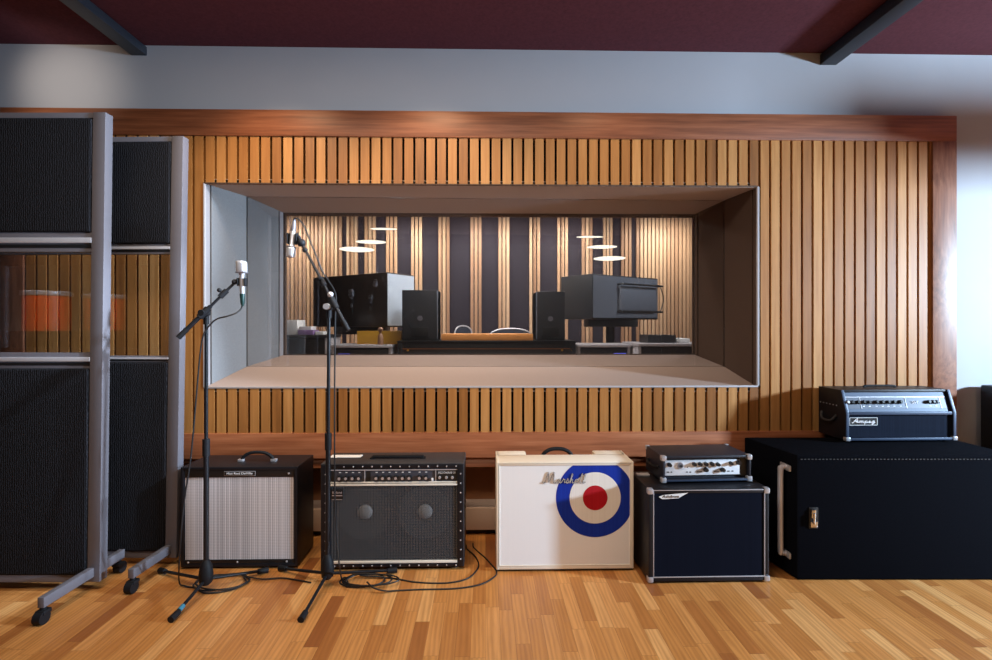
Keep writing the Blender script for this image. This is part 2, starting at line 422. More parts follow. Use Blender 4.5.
sl = struct(sb.build('trim_2', 'slat', smooth=False))
bk = MB(); y0, y1 = WY+.035, PY
bk.box((ix0, y0, wz1+.012), (ix1, y1, iz1)).box((ix0, y0, iz0), (wx0-.012, y1, wz1+.012)).box((wx1+.012, y0, iz0), (ix1, y1, wz1+.012)).box((wx0-.012, y0, iz0), (wx1+.012, y1, wz0-.012))
bk.build('felt_backing', 'backing', sl, smooth=False)
MB().box((fx0+.02, WY+.03, at(500, 467, WY+.03).z), (fx1-.02, WY+.06, REC+.01), .003).build('lower_board', 'frame_lit', tr)
# recess below the panel, and the low boxed-in duct
struct(MB().box((-3.4, 3.60, 0), (3.2, 3.62, REC+.02)).build('trim_3', 'recess', smooth=False))
dz1, dz0 = at(480, 508, 3.42).z, at(480, 530, 3.42).z
struct(MB().box((-3.4, 3.42, dz0), (3.2, 3.60, dz1), .003).build('baseboard_front', 'duct'))
struct(MB().box((-3.4, 3.46, 0), (3.2, 3.60, dz0)).build('shadow_gap', 'edge_dark'))  # dark strip painted in for the shadow gap under the duct

# window reveal
win = struct(MB().box((wx0-.004, WY-.009, wz0-.010), (wx1+.004, WY+.008, wz0+.002), .002).build('window_1', 'edge'))
MB().box((wx0-.004, WY-.009, wz1-.003), (wx1+.004, WY+.008, wz1+.006), .002).build('head_edging', 'felt_dark', win)
MB().box((wx0-.008, WY-.009, wz0), (wx0+.003, WY+.008, wz1), .002).build('side_edging', 'edge', win)
MB().box((wx1-.003, WY-.009, wz0), (wx1+.012, WY+.008, wz1), .002).build('side_edging', 'edge', win)
def shell(mb, a, b, c, d, out, t=.03):      # a slab on the quad a b c d thickened towards out
    o = Vector(out)*t; mb.hexa([a, b, c, d, a+o, b+o, c+o, d+o]); return mb
TL, TR, BR, BL = 0, 1, 2, 3
def inset(P, d): return P
for nm, i, j, out, m in (('reveal_left', TL, BL, (-1, 0, 0), 'felt'), ('reveal_right', TR, BR, (1, 0, 0), 'felt_dark'),  # right reveal gets a darker felt to paint the shade on it
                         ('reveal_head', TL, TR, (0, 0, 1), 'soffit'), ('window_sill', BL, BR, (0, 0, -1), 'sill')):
    mb = MB(); g = .009
    F = [WIN_F[i], WIN_F[j]]; Mi = [WIN_M[i], WIN_M[j]]; B = [WIN_B[i], WIN_B[j]]
    if i in (TL, TR) and nm != 'reveal_head':
        cham = [F[k].lerp(Mi[k], .12) for k in (0, 1)]
        cb = [Mi[k].lerp(B[k], .86) for k in (0, 1)]; segs = [(F, cham), (cham, Mi), (Mi, cb), (cb, B)]
    else: segs = [(F, Mi), (Mi, B)]
    for n_, (A, Bq) in enumerate(segs):
        dv = (Bq[0]-A[0]).normalized()*g; du = (Bq[1]-A[1]).normalized()*g
        tgt = mb
        if nm == 'reveal_left' and n_ in (0, 3): tgt = MB()
        shell(tgt, A[0]+(dv if n_ else dv*0), A[1]+(du if n_ else du*0), Bq[1]-du, Bq[0]-dv, out)
        if tgt is not mb: tgt.build('reveal_edge', 'felt_lit', win, smooth=False)
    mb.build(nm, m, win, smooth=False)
    sh = MB(); o = Vector(out)*.006
    shell(sh, F[0]+o, F[1]+o, Mi[1]+o, Mi[0]+o, out, .02); shell(sh, Mi[0]+o, Mi[1]+o, B[1]+o, B[0]+o, out, .02); sh.build('joint_backing', 'edge_dark', win, smooth=False)
def pane(Y, P, nm):
    q = [Vector((p.x, Y, p.z)) for p in P]
    return MB().hexa([q[3], q[2], q[2]+Vector((0, .008, 0)), q[3]+Vector((0, .008, 0)), q[0], q[1], q[1]+Vector((0, .008, 0)), q[0]+Vector((0, .008, 0))]).build(nm, 'glass', win, smooth=False)
pane(YM, WIN_M, 'window_pane'); pane(YB-.01, WIN_B, 'window_pane')
fb = MB(); a, b, c, d = WIN_B
t = .03
fb.box((a.x-.01, YB, d.z-.02), (b.x+.01, YB+.03, d.z+.006)).box((a.x-.01, YB, a.z-.02), (b.x+.01, YB+.03, a.z+.03))
fb.box((a.x-.02, YB, d.z), (a.x+.012, YB+.03, a.z)).box((b.x-.008, YB, d.z), (b.x+.02, YB+.03, a.z))
fb.build('glazing_frame', 'felt_dark', win, smooth=False)

# ceiling beams: steel sections running away from the wall
def beam(pl, pr, py, nm):
    L, R = at(pl, py, PY), at(pr, py, PY); z = L.z
    mb = MB(); mb.box((L.x, -4, z), (R.x, PY, CZ-.012), .002).box((L.x+.02, -4, CZ-.014), (R.x-.02, PY, CZ))
    return struct(mb.build(nm, 'beam'))
beam(131.7, 147, 55.5, 'ceiling_beam'); beam(820, 836, 65, 'ceiling_beam')

# unseen hanging box, added to shade the upper wall at right
struct(MB().box((4.85, 2.0, 2.25), (8, 2.24, 2.48), .01).cyl((5.2, 2.12, 2.46), (5.2, 2.12, CZ), .008, n=8).cyl((7.6, 2.12, 2.46), (7.6, 2.12, CZ), .008, n=8).build('shadow_blocker', 'edge'))
# ================================================================== ACOUSTIC SCREENS
def screen(loc, rz, w, lean, label, zz):
    t = thing('acoustic_screen', label, 'acoustic screen', loc, rz, 'rolling acoustic screens')
    D, PW, H = .055, .068, zz['top']
    for x in (-w, -PW): MB().box((x, 0, .05), (x+PW, D, H), .003).shear(lean).build('post', 'alu', t)
    xl, xr = -w+PW, -PW
    MB().box((xl, .006, H-.03), (xr, D-.006, H), .002).shear(lean).build('top_rail', 'alu', t)
    MB().box((xl, .006, .045), (xr, D-.006, .085), .002).shear(lean).build('bottom_rail', 'alu', t)
    MB().box((xl+.004, -.006, zz['u0']), (xr-.004, D+.006, H-.032), .012, seg=3).shear(lean).build('upper_pad', 'pad', t)
    MB().box((xl+.004, -.006, .088), (xr-.004, D+.006, zz['l1']), .012, seg=3).shear(lean).build('lower_pad', 'pad', t)
    for z0, z1 in ((zz['w1'], zz['u0']), (zz['l1'], zz['w0'])):
        h = z1-z0
        r = MB().box((xl, .008, z0), (xr, D-.008, z1), .002).shear(lean).build('window_rail', 'alu', t)
        MB().box((xl, -.002, z0+h*.45), (xr, .012, z0+h*.72), .002).shear(lean).build('glazing_bead', 'alu_light', r)
        MB().box((xl, .004, z0+h*.2), (xr, .012, z0+h*.38), .001).shear(lean).build('gasket', 'black_panel', r)
    p = MB().box((xl, .025, zz['w0']), (xr, .029, zz['w1'])).shear(lean).build('window_pane', 'plexi', t, smooth=False)
    for x in (-.045, -w+.045):
        f = MB().box((x-.016, -.30, .078), (x+.016, 0, .128), .003).box((x-.016, D, .078), (x+.016, D+.17, .128), .003).build('foot', 'alu', t)
        for y in (-.285, D+.14):
            c = MB(); c.cyl((x, y, .055), (x, y, .10), .014)
            c.cyl((x-.019, y+.012*(-1 if y < 0 else 1), .032), (x+.019, y+.012*(-1 if y < 0 else 1), .032), .032, n=20)
            c.box((x-.024, y-.024, .044), (x+.024, y+.024, .066), .008)
            c.build('caster', 'rubber', f)
    return t
pA = on(99.4, 582, .05); pB = on(176, 558, .05); pA.z = pB.z = 0
screen(pA, -PSI, 1.25, .0125, 'large rolling screen with black fabric pads nearest the front at far left', dict(top=2.592, u0=1.943, w1=1.837, w0=1.290, l1=1.204))
screen(pB, -PSI-.023, 1.65, .0165, 'rolling screen with black fabric pads standing behind the nearer one by the small amplifier', dict(top=2.568, u0=1.926, w1=1.866, w0=1.255, l1=1.219))

# ================================================================== AMPLIFIERS
class Front:                                 # front face measured in the photo -> local metres
    def __init__(s, pl, pr, pb, pbr=None):
        a, b = on(pl, pb, .013), on(pr, pb if pbr is None else pbr, .013); a.z = b.z = 0
        s.w = (b-a).xy.length; s.loc = (a+b)/2; s.rz = math.atan2(b.y-a.y, b.x-a.x)
        s.pc = (pl+pr)/2; s.pb = pb; s.k = s.w/(pr-pl)
    def x(s, px): return (px-s.pc)*s.k
    def z(s, py): return .013+(s.pb-py)*s.k
def knob(mb, x, y, z, r=.012, h=.016): mb.lathe([(r, 0), (r*.9, h*.5), (r*.75, h), (r*.2, h)], (x, y, z), (0, -1, 0), 14); return mb
def feet(t, w, d, h=.012):
    for sx in (-1, 1):
        for y in (.05, d-.05): MB().cyl((sx*(w/2-.06), y, 0), (sx*(w/2-.06), y, h), .022, .018).build('foot', 'rubber', t)
def open_box(mb, w, d, h, z0, th, dep, bev=.008):     # cabinet shell with the front face recessed
    mb.box((-w/2, 0, z0), (-w/2+th, d, h), bev).box((w/2-th, 0, z0), (w/2, d, h), bev)
    mb.box((-w/2+th*.5, 0, h-th), (w/2-th*.5, d, h), bev).box((-w/2+th*.5, 0, z0), (w/2-th*.5, d, z0+th), bev)
    mb.box((-w/2+th*.5, dep, z0+th*.5), (w/2-th*.5, d-.01, h-th*.5)); return mb
def corner(mb, x, y, z, r=.022):
    mb.ball((x, y, z), r, 1, 1, 1, 10); return mb
def arch_handle(t, x, y, z, half, rise, m='rubber', caps='nickel', r=.010):
    h = MB().tube(cr([(x-half, y, z), (x-half*.8, y, z+rise*.6), (x-half*.35, y, z+rise), (x+half*.35, y, z+rise), (x+half*.8, y, z+rise*.6), (x+half, y, z)], 6), r, 10).build('handle', m, t)
    for sx in (-1, 1): MB().box((x+sx*half-.018, y-.014, z-.002), (x+sx*half+.018, y+.014, z+.014), .005).build('handle_cap', caps, h)

# --- small black combo with silver cloth
f = Front(181, 297, 567); t = thing('guitar_amplifier', 'black combo amplifier with silver grey grille cloth beside the screens', 'amplifier', f.loc, 0, 'combo amplifiers in a row')
W, D, H = f.w, .28, f.z(467)
mb = MB(); open_box(mb, W, D, H, .012, .022, .02, .008); mb.build('cabinet', 'tolex', t); feet(t, W, D)
gz0, gz1 = f.z(560), f.z(477.5)
MB().box((-W/2+.025, .008, gz0), (W/2-.025, .02, gz1)).build('grille', 'silver_cloth', t, smooth=False)
bp = MB().box((-W/2+.022, .004, gz1), (W/2-.022, .02, f.z(469)), .002).build('name_panel', 'black_panel', t)
np_ = MB().box((f.x(224), .002, f.z(476)), (f.x(255), .005, f.z(471.3)), .001).build('name_plate', 'nickel', bp)
MB().box((f.x(224)+.002, .0012, f.z(476)+.0025), (f.x(255)-.002, .003, f.z(471.3)-.0025)).build('plate_ink', 'ink', np_)
o = text('plate_lettering', 'Hot Rod DeVille', .018, 'white_ink', bp, (f.x(239.5), .0008, f.z(473.6)), .15)
bb = MB().box((-W/2+.022, .004, .034), (W/2-.022, .02, gz0), .002).build('bottom_panel', 'black_panel', t)
for px in (188.5, 237, 286): MB().ball((f.x(px), .003, f.z(562.3)), .006, 1, .5, 1, 10).build('screw', 'nickel', bb)
MB().ball((f.x(288), .003, f.z(474)), .006, 1, .5, 1, 10).build('screw', 'nickel', bp)
arch_handle(t, f.x(247.5), .13, H, .10, .052)

# --- black twin speaker combo with control panel
f = Front(321, 464, 568.5); t = thing('guitar_amplifier', 'black twin speaker combo amplifier with a row of knobs and white piping', 'amplifier', f.loc, 0, 'combo amplifiers in a row')
W, D, H = f.w, .26, f.z(463.5)
mb = MB(); open_box(mb, W, D, H, .02, .02, .035, .006); cab = mb.build('cabinet', 'tolex_grey', t); feet(t, W, D, .021)
xl, xr = f.x(331), f.x(457)
for a, b in ((-W/2+.004, xl), (xr, W/2-.004)): MB().box((a, -.003, .024), (b, .03, H-.006), .003).build('edge_strip', 'tolex', t)
MB().box((xl, -.003, f.z(468.6)), (xr, .03, f.z(464.2)), .003).build('edge_strip', 'tolex', t)
MB().box((xl, -.003, .024), (xr, .03, f.z(563.2)), .003).build('edge_strip', 'tolex', t)
st = MB()
for px in [335+9.3*k for k in range(14)]:
    for py in (466.4, 565.4): st.ball((f.x(px), -.004, f.z(py)), .0045, 1, .6, 1, 8)
for py in [474+9.5*k for k in range(10)]:
    for px in (326, 460.5): st.ball((f.x(px), -.004, f.z(py)), .0045, 1, .6, 1, 8)
o = st.build('stud', 'nickel', t); o['kind'] = 'stuff'
cp = MB().box((xl, .006, f.z(481.8)), (xr, .03, f.z(469)), .001).build('control_panel', 'grey_panel', t)
for a_, b_ in ((331.5, 334), (366, 370.5)): MB().box((f.x(a_), .004, f.z(481)), (f.x(b_), .008, f.z(471.5))).build('jack_panel', 'ink', cp)
MB().box((f.x(436.5), .004, f.z(481)), (f.x(456.8), .008, f.z(470.2))).build('effect_panel', 'ink', cp)
dv = MB()
for px in (364.8, 435.6): dv.box((f.x(px)-.002, .001, f.z(481.8)), (f.x(px)+.002, .008, f.z(469.4)))
dv.box((xl, .0, f.z(470.4)), (xr, .008, f.z(469.6))); dv.build('panel_divider', 'alu_light', cp)
for px in (340, 346.5, 353, 359.3, 376.5, 383, 389.4, 396, 402.6, 409.3, 419.5, 426):
    k_ = knob(MB(), f.x(px), .006, f.z(477.8), .0145, .02).build('knob', 'knob', cp)
    MB().cyl((f.x(px), -.0135, f.z(477.8)), (f.x(px), -.0155, f.z(477.8)), .0085).build('knob_cap', 'nickel', k_)
for px in (439.5, 446.2, 452.2): knob(MB(), f.x(px), .005, f.z(478), .009, .012).build('jack_socket', 'nickel', cp)
MB().box((f.x(431.2), -.004, f.z(481.2)), (f.x(433.2), .007, f.z(478.4)), .002).build('power_switch', 'white_ink', cp)
for px in (340, 346.5, 353, 359.3, 376.5, 383, 389.4, 396, 402.6, 409.3, 419.5, 426): MB().box((f.x(px-1), .0045, f.z(472.9)), (f.x(px+1), .007, f.z(472.2))).build('dial_mark', 'white_ink', cp, smooth=False)
text('panel_lettering', 'JAZZ CHORUS 120', .016, 'white_ink', cp, (f.x(446.6), .0035, f.z(473.2)), f.x(455.4)-f.x(437.8))
MB().box((xl, -.001, f.z(483)), (xr, .02, f.z(482)), .001).box((xl, -.004, f.z(485.6)), (xr, .02, f.z(483.9)), .002).build('piping', 'piping', t)
MB().box((xl, -.004, f.z(563)), (xr, .02, f.z(560.8)), .002).build('piping', 'piping', t)
g = MB().box((xl, .004, f.z(560.8)), (xr, .006, f.z(485.6))).build('grille', 'mesh_cloth', t, smooth=False)
bd = MB().box((xl, .05, f.z(560.8)), (xr, .055, f.z(485.6))).build('baffle_board', 'black_panel', t)
for px in (364, 424.3):
    c = MB().lathe([(.02, .0), (.15, -.036), (.155, -.036)], (f.x(px), .046, f.z(514)), (0, 1, 0), 28, False).build('speaker_cone', 'cone', t)
    MB().lathe([(.044, 0), (.040, .012), (.028, .02), (.01, .024), (.002, .0245)], (f.x(px), .036, f.z(514)), (0, -1, 0), 20).build('dust_cap', 'cap', c)
bg = MB().box((f.x(331.4), -.002, f.z(500)), (f.x(343.6), .006, f.z(489)), .004).build('badge', 'black_panel', t)
MB().box((f.x(332.3), -.003, f.z(495.5)), (f.x(342.8), 0, f.z(494.8))).box((f.x(332.3), -.003, f.z(499.4)), (f.x(342.8), 0, f.z(498.9))).build('badge_line', 'nickel', bg)
text('badge_lettering', 'Roland', .019, 'nickel', bg, (f.x(337.5), -.0025, f.z(492.2)), .055)
h = MB().box((f.x(368), .10, H+.004), (f.x(421), .135, H+.018), .006).build('strap_handle', 'rubber', t)
for a_ in (366, 418): MB().box((f.x(a_), .098, H-.001), (f.x(a_+5), .137, H+.007), .002).build('handle_cap', 'rubber', h)
JC = (f, H, t)
pl_ = f.loc+Vector((f.x(341), .155, H+.0025))
tag(MB().box((-.105, -.028, 0), (.085, .03, .002)).build('paper_sheet', 'paper'), 'white slip of paper lying on top of the black twin speaker combo', 'paper').location = pl_

# --- cream white combo with the target roundel
f = Front(496.3, 634.2, 569.5); t = thing('guitar_amplifier', 'cream white combo amplifier with a blue white and red roundel on its cloth', 'amplifier', f.loc, 0, 'combo amplifiers in a row')
W, D, H = f.w, .27, f.z(462)
mb = MB(); x0, x1 = -W/2, W/2; za = .014
mb.box((x0, 0, za), (x0+.022, D, H), .006).box((x1-.022, 0, za), (x1, D, H), .006).box((x0+.01, 0, za), (x1-.01, D, za+.02), .006)
mb.box((x0+.01, 0, H-.022), (x1-.01, .17, H), .006)
mb.box((x0+.004, .15, H-.03), (x0+.19, D, H), .008).box((x1-.19, .15, H-.03), (x1-.004, D, H), .008)
mb.box((x0+.012, .02, za+.01), (x1-.012, D-.008, H-.045))
mb.build('cabinet', 'white_vinyl', t); feet(t, W, D, .015)
MB().box((x0+.19, .165, H-.042), (x1-.19, D-.004, H-.034), .001).build('top_panel', 'brass', t)
MB().box((x0+.004, .012, .004), (x1-.004, D-.01, .02), .004).build('base_strip', 'black_panel', t)
cx0, cx1, cz0, cz1 = f.x(498.8), f.x(631), f.z(565.6), f.z(463.6)
MB().box((cx0, .004, cz0), (cx1, .02, cz1)).build('grille', 'white_cloth', t, smooth=False)
pp = MB()
for a, b in (((cx0-.004, cz0-.004), (cx1+.004, cz0+.003)), ((cx0-.004, cz1-.003), (cx1+.004, cz1+.003)), ((cx0-.004, cz0), (cx0+.003, cz1)), ((cx1-.003, cz0), (cx1+.004, cz1))):
    pp.box((a[0], .0, a[1]), (b[0], .012, b[1]), .002)
pp.build('piping', 'piping', t)
def disc(px, py, rp, y, m, nm, par):
    pts = []
    for k in range(96):
        a = 2*PI*k/96; X = f.x(px)+rp*f.k*math.cos(a); Z = f.z(py)+rp*f.k*math.sin(a)
        pts.append((min(max(X, cx0), cx1-.004), min(max(Z, cz0), cz1-.004)))
    q = [pts[0]]
    for p in pts[1:]:
        if (Vector(p)-Vector(q[-1])).length > 1e-5: q.append(p)
    return MB().prism(q, 'y', y, y+.001).build(nm, m, par, smooth=False)
rd = disc(595.4, 498.2, 39.4, .0030, 'blue_cloth', 'roundel', t)
disc(595.4, 498.2, 25.7, .0022, 'cream_cloth', 'white_ring', rd); disc(595.4, 498.2, 12.4, .0014, 'red_cloth', 'red_disc', rd)
lg = script('Marshall', MB(), f.x(543.4), f.z(483.2), f.x(585.5)-f.x(543.4), 9.2*f.k, .001, .0027, .3).build('logo_lettering', 'gold', t)
script('Marshall', MB(), f.x(543.4), f.z(483.2), f.x(585.5)-f.x(543.4), 9.2*f.k, -.0016, .0009, .3).build('logo_highlight', 'white_ink', lg)  # thin white stroke that paints a highlight along the letters
arch_handle(t, f.x(562), .20, H-.036, .10, .062, 'rubber', 'brass', .012)

# --- speaker cabinet and silver faced head on it
f = Front(648.5, 769.2, 582, 580.4); t = thing('speaker_cabinet', 'black cabinet with white piped navy cloth under the small silver faced head', 'speaker cabinet', f.loc, f.rz)
W, D, H = f.w, .34, f.z(490.5)
mb = MB(); open_box(mb, W, D, H, .012, .026, .016, .006); mb.build('cabinet', 'tolex', t); feet(t, W, D, .014)
gx0, gx1, gz0, gz1 = f.x(654), f.x(764.3), f.z(577.3), f.z(492.3)
MB().box((gx0, .004, gz0), (gx1, .016, gz1)).build('grille', 'navy_cloth', t, smooth=False)
pp = MB(); e = .0045
pp.box((gx0-e, -.001, gz0-e), (gx1+e, .01, gz0), .001).box((gx0-e, -.001, gz1), (gx1+e, .01, gz1+e), .001).box((gx0-e, -.001, gz0), (gx0, .01, gz1), .001).box((gx1, -.001, gz0), (gx1+e, .01, gz1), .001)
pp.build('piping', 'alu_light', t)
for sx in (-1, 1):
    for z in (.024, H-.014): MB().box((sx*(W/2-.012)-.016, -.004, z-.016), (sx*(W/2-.012)+.016, .03, z+.016), .007).build('corner_cap', 'nickel', t)
bz = f.z(500.5)
bg = MB().prism([(f.x(659), bz+.012), (f.x(663), bz+.022), (f.x(688), bz+.034), (f.x(678), bz+.004), (f.x(662), bz)], 'y', .0, .004).build('badge', 'white_ink', t)
text('badge_lettering', 'Ashdown', .022, 'ink', bg, (f.x(670.5), -.0008, bz+.014), .095, .3)
cab_top = H
hx0, hx1 = on(661.7, 481.5, H+.012), on(752.8, 481.5, H+.012)
w2 = (hx1-hx0).length; c2 = (hx0+hx1)/2; k2 = w2/91.1
t = thing('amplifier_head', 'small black amplifier head with silver knob fascia on the white piped cabinet', 'amplifier', (c2.x, c2.y, H+.001), math.radians(2.5))
W, D, H2 = w2, .27, 25.5*k2+.012
zz = lambda py: .012+(481.5-py)*k2
xx = lambda px: (px-707.25)*k2
for sx in (-1, 1):
    for y in (.04, D-.04): MB().cyl((sx*(W/2-.05), y, 0), (sx*(W/2-.05), y, .013), .014).build('foot', 'rubber', t)
mb = MB(); open_box(mb, W, D, H2, .012, .014, .03, .005); mb.build('case', 'tolex_blue', t)
cp = MB().box((xx(665.5), .018, zz(476)), (xx(742.5), .035, zz(461)), .001).build('control_panel', 'silver_panel', t)
MB().box((xx(742.5), .02, zz(478)), (xx(750), .035, zz(459))).build('side_panel', 'black_panel', t)
for px, py, r in ((669.5, 465, .013), (695, 464.8, .012), (701, 464.8, .012), (707, 464.8, .012), (713.3, 464.8, .012), (719.5, 465.5, .012), (707, 470.5, .014), (724.5, 471, .014), (733, 464.5, .011), (741, 464, .014)):
    knob(MB(), xx(px), .018, zz(py), r, .02).build('knob', 'knob', cp)
m_ = MB().cyl((xx(680.5), .019, zz(466)), (xx(680.5), .012, zz(466)), .020, n=24).build('level_meter', 'nickel', cp)
MB().cyl((xx(680.5), .013, zz(466)), (xx(680.5), .011, zz(466)), .016, n=24).build('meter_dial', 'alu', m_)
MB().box((xx(680.5)-.002, .009, zz(466)-.008), (xx(680.5)+.012, .0112, zz(466)+.004)).build('meter_needle', 'ink', m_)
lg = MB()
for a, b, y in ((667, 669.5, 472.5), (671, 672.5, 472.5), (687, 688.5, 472.8), (690.5, 692, 472.8), (688, 689, 468), (729.5, 732, 472.6), (734, 736, 472.6)): lg.box((xx(a), .0165, zz(y+.5)), (xx(b), .019, zz(y-.5)))
for cx_, cy_ in ((701, 472.3), (718.5, 472.3)): lg.box((xx(cx_-3), .0165, zz(cy_+.5)), (xx(cx_+2.5), .019, zz(cy_-.2)))
lg.build('panel_lettering', 'ink', cp, smooth=False)
MB().box((-W/2+.012, -.003, .013), (W/2-.012, .02, .024), .003).build('front_lip', 'steel_blue', t)
for sx in (-1, 1):
    for z in (.022, H2-.012): MB().box((sx*(W/2-.008)-.016, -.005, z-.015), (sx*(W/2-.008)+.014, .028, z+.015), .007).build('corner_cap', 'nickel', t)
    MB().box((sx*(W/2-.008)-.012, D-.02, H2-.022), (sx*(W/2-.008)+.012, D+.004, H2+.003), .005).build('corner_cap', 'nickel', t)
MB().tube(cr([(-W/2-.002, .05, H2*.55), (-W/2-.02, .09, H2*.5), (-W/2-.02, .18, H2*.5), (-W/2-.002, .22, H2*.55)], 6), .008, 8).build('side_handle', 'rubber', t)
p_ = on(640.5, 471, cab_top)
tag(MB().box((-.035, -.02, 0), (.04, .02, .012), .003).build('cable_plug_box', 'edge'), 'small pale box on the navy cabinet beside the silver faced head', 'box').location = (f.loc.x-f.w/2+.045, f.loc.y+.25, cab_top)

# --- big carpeted cabinet lying on its side
A = on(797, 579.3, .008); A.z = 0; B_ = A+Vector((1.24*math.cos(PSI), -1.24*math.sin(PSI), 0))
H = .008+(579.3-453.4)*A.y/F_PX
t = thing('speaker_cabinet', 'huge black carpeted cabinet lying on its side at right with chrome handle', 'speaker cabinet', A, -PSI)
MB().hexa([(0, 0, .006), (1.24, 0, .006), (1.24, .45, .006), (-.075, .45, .006), (0, 0, H), (1.24, 0, H), (1.24, .45, H), (-.075, .45, H)], .012).build('cabinet', 'carpet', t)
zt, zb = H*.875, H*.17
hx = lambda y: -.075*y/.45
yy = .085
hd = MB().tube(cr([(hx(yy)+.002, yy, zt), (hx(yy)-.026, yy-.005, zt-.004), (hx(yy)-.036, yy-.01, zt-.05), (hx(yy)-.036, yy-.01, zb+.05), (hx(yy)-.026, yy-.005, zb+.004), (hx(yy)+.002, yy, zb)], 6), .0155, 12).build('handle', 'alu_light', t)
for z in (zt, zb): MB().box((hx(yy)-.008, yy-.05, z-.018), (hx(yy)+.004, yy+.05, z+.018), .006).build('handle_bracket', 'nickel', hd)
kx = A.y/F_PX
jx, jz = (813.5-797)*kx, (579.3-515.5)*kx
jp = MB().box((jx-.026, -.004, jz-.06), (jx+.026, .004, jz+.06), .003).build('latch_plate', 'black_panel', t)
MB().box((jx-.017, -.014, jz+.0), (jx+.009, -.002, jz+.052), .006).box((jx-.02, -.010, jz-.052), (jx+.02, -.002, jz-.018), .004).cyl((jx-.004, -.016, jz+.03), (jx-.004, -.016, jz-.03), .007).build('latch', 'chrome', jp)
st = MB()
for k in range(60): st.box((.02+k*.0203, -.0025, H-.026), (.03+k*.0203, .002, H-.021))
st.build('stapled_seam', 'tolex_grey', t, smooth=False)
# --- head on the carpeted cabinet
a, b = on(842.5, 441.3, H), on(956, 441.3, H); w3 = (b-a).xy.length; k3 = w3/113.5; c3 = (a+b)/2
t = thing('amplifier_head', 'larger black amplifier head with steel blue fascia on the huge carpeted cabinet', 'amplifier', (c3.x-.018, c3.y-.035, H+.001), .012)
W, D = w3*.985, .25; zz = lambda py: .014+(439.5-py)*k3; xx = lambda px: (px-899.25)*k3; HT = zz(390.5)
for sx in (-1, 1):
    for y in (.04, D-.04): MB().cyl((sx*(W/2-.05), y, 0), (sx*(W/2-.05), y, .015), .016).build('foot', 'rubber', t)
zk = zz(412.5); back = .045
prof = [(0, .014), (0, zk), (back, HT), (D, HT), (D, .014)]
mb = MB()
mb.prism(prof, 'x', -W/2, -W/2+.018, .003).prism(prof, 'x', W/2-.018, W/2, .003)
mb.box((-W/2+.01, .0, .014), (W/2-.01, D, .03), .003).box((-W/2+.01, back, HT-.016), (W/2-.01, D, HT), .003).box((-W/2+.01, .09, .02), (W/2-.01, D-.004, HT-.008))
mb.build('case', 'tolex', t)
for sx in (-1, 1):
    xa = sx*(W/2-.009)
    MB().hexa([(xa-.009, -.004, .018), (xa+.009, -.004, .018), (xa+.009, .004, .018), (xa-.009, .004, .018), (xa-.009, -.004, zk), (xa+.009, -.004, zk), (xa+.009, .004, zk), (xa-.009, .004, zk)], .002).hexa(
        [(xa-.009, -.004, zk), (xa+.009, -.004, zk), (xa+.009, .004, zk), (xa-.009, .004, zk), (xa-.009, back-.004, HT), (xa+.009, back-.004, HT), (xa+.009, back+.004, HT), (xa-.009, back+.004, HT)], .002).build('edge_strip', 'steel_blue', t)
def slope(z): return back*(z-zk)/(HT-zk)
def on_slope(mb, x0, x1, z0, z1, o0, o1):
    mb.hexa([(x0, slope(z0)-o1, z0), (x1, slope(z0)-o1, z0), (x1, slope(z0)-o0, z0), (x0, slope(z0)-o0, z0), (x0, slope(z1)-o1, z1), (x1, slope(z1)-o1, z1), (x1, slope(z1)-o0, z1), (x0, slope(z1)-o0, z1)]); return mb
xi0, xi1 = -W/2+.018, W/2-.03
MB().box((xi0, .012, .03), (xi1+.012, .03, zk)).build('grille', 'blue_cloth_dark', t, smooth=False)
cp = on_slope(MB(), xi0, xi1, zk+.004, HT-.006, -.06, -.010).build('control_panel', 'steel_blue', t, smooth=False)
on_slope(MB(), xi0+.006, xi1-.012, zz(408.5), zz(397.3), -.012, -.007).build('lower_fascia', 'grey_panel', cp, smooth=False)
ln = MB()
for px in (861.3, 907.5, 943): on_slope(ln, xx(px)-.0015, xx(px)+.0015, zz(408.5), zz(397.8), -.012, -.005)
on_slope(ln, xi0+.006, xi1-.012, zz(397.8), zz(397.2), -.012, -.005); ln.build('panel_divider', 'alu_light', cp, smooth=False)
for px in (847.5, 852.5, 858, 864, 869.5, 877, 883, 889, 895, 901.5, 930.5, 935, 939): 
    z = zz(402.5); mm = MB(); mm.lathe([(.012, 0), (.011, .012), (.008, .018), (.002, .018)], (xx(px), slope(z)+.006, z), (0, -1, .3), 12)
    mm.build('knob', 'nickel' if px in (847.5, 871) else 'knob', cp)
text('model_lettering', 'SVT', .026, 'white_ink', cp, (xx(917), slope(zz(402.8))+.002, zz(402.8)), .04)
for px in (864, 870, 877, 883, 889, 895, 901.5, 932, 938): on_slope(MB(), xx(px-1), xx(px+1), zz(406.6), zz(406), -.010, -.006).build('dial_mark', 'white_ink', cp, smooth=False)
MB().box((xi0, -.004, zk-.012), (xi1+.004, .03, zk+.006), .003).build('centre_rail', 'steel_blue', t)
MB().box((-W/2+.012, -.006, .014), (W/2-.012, .02, .03), .003).build('bottom_rail', 'steel_blue', t)
for sx in (-1, 1): MB().box((sx*(W/2-.01)-.015, -.01, .012), (sx*(W/2-.01)+.015, .02, .036), .006).build('corner_cap', 'nickel', t)
bx0, bx1, bz0, bz1 = xx(847.5), xx(875.8), zz(424.7), zz(417)
bg = MB().box((bx0, .006, bz0), (bx1, .013, bz1)).build('badge', 'black_panel', t)
e = .0025; pp = MB()
pp.box((bx0, .003, bz0), (bx1, .008, bz0+e)).box((bx0, .003, bz1-e), (bx1, .008, bz1)).box((bx0, .003, bz0), (bx0+e, .008, bz1)).box((bx1-e, .003, bz0), (bx1, .008, bz1))
pp.build('badge_border', 'white_ink', bg, smooth=False)
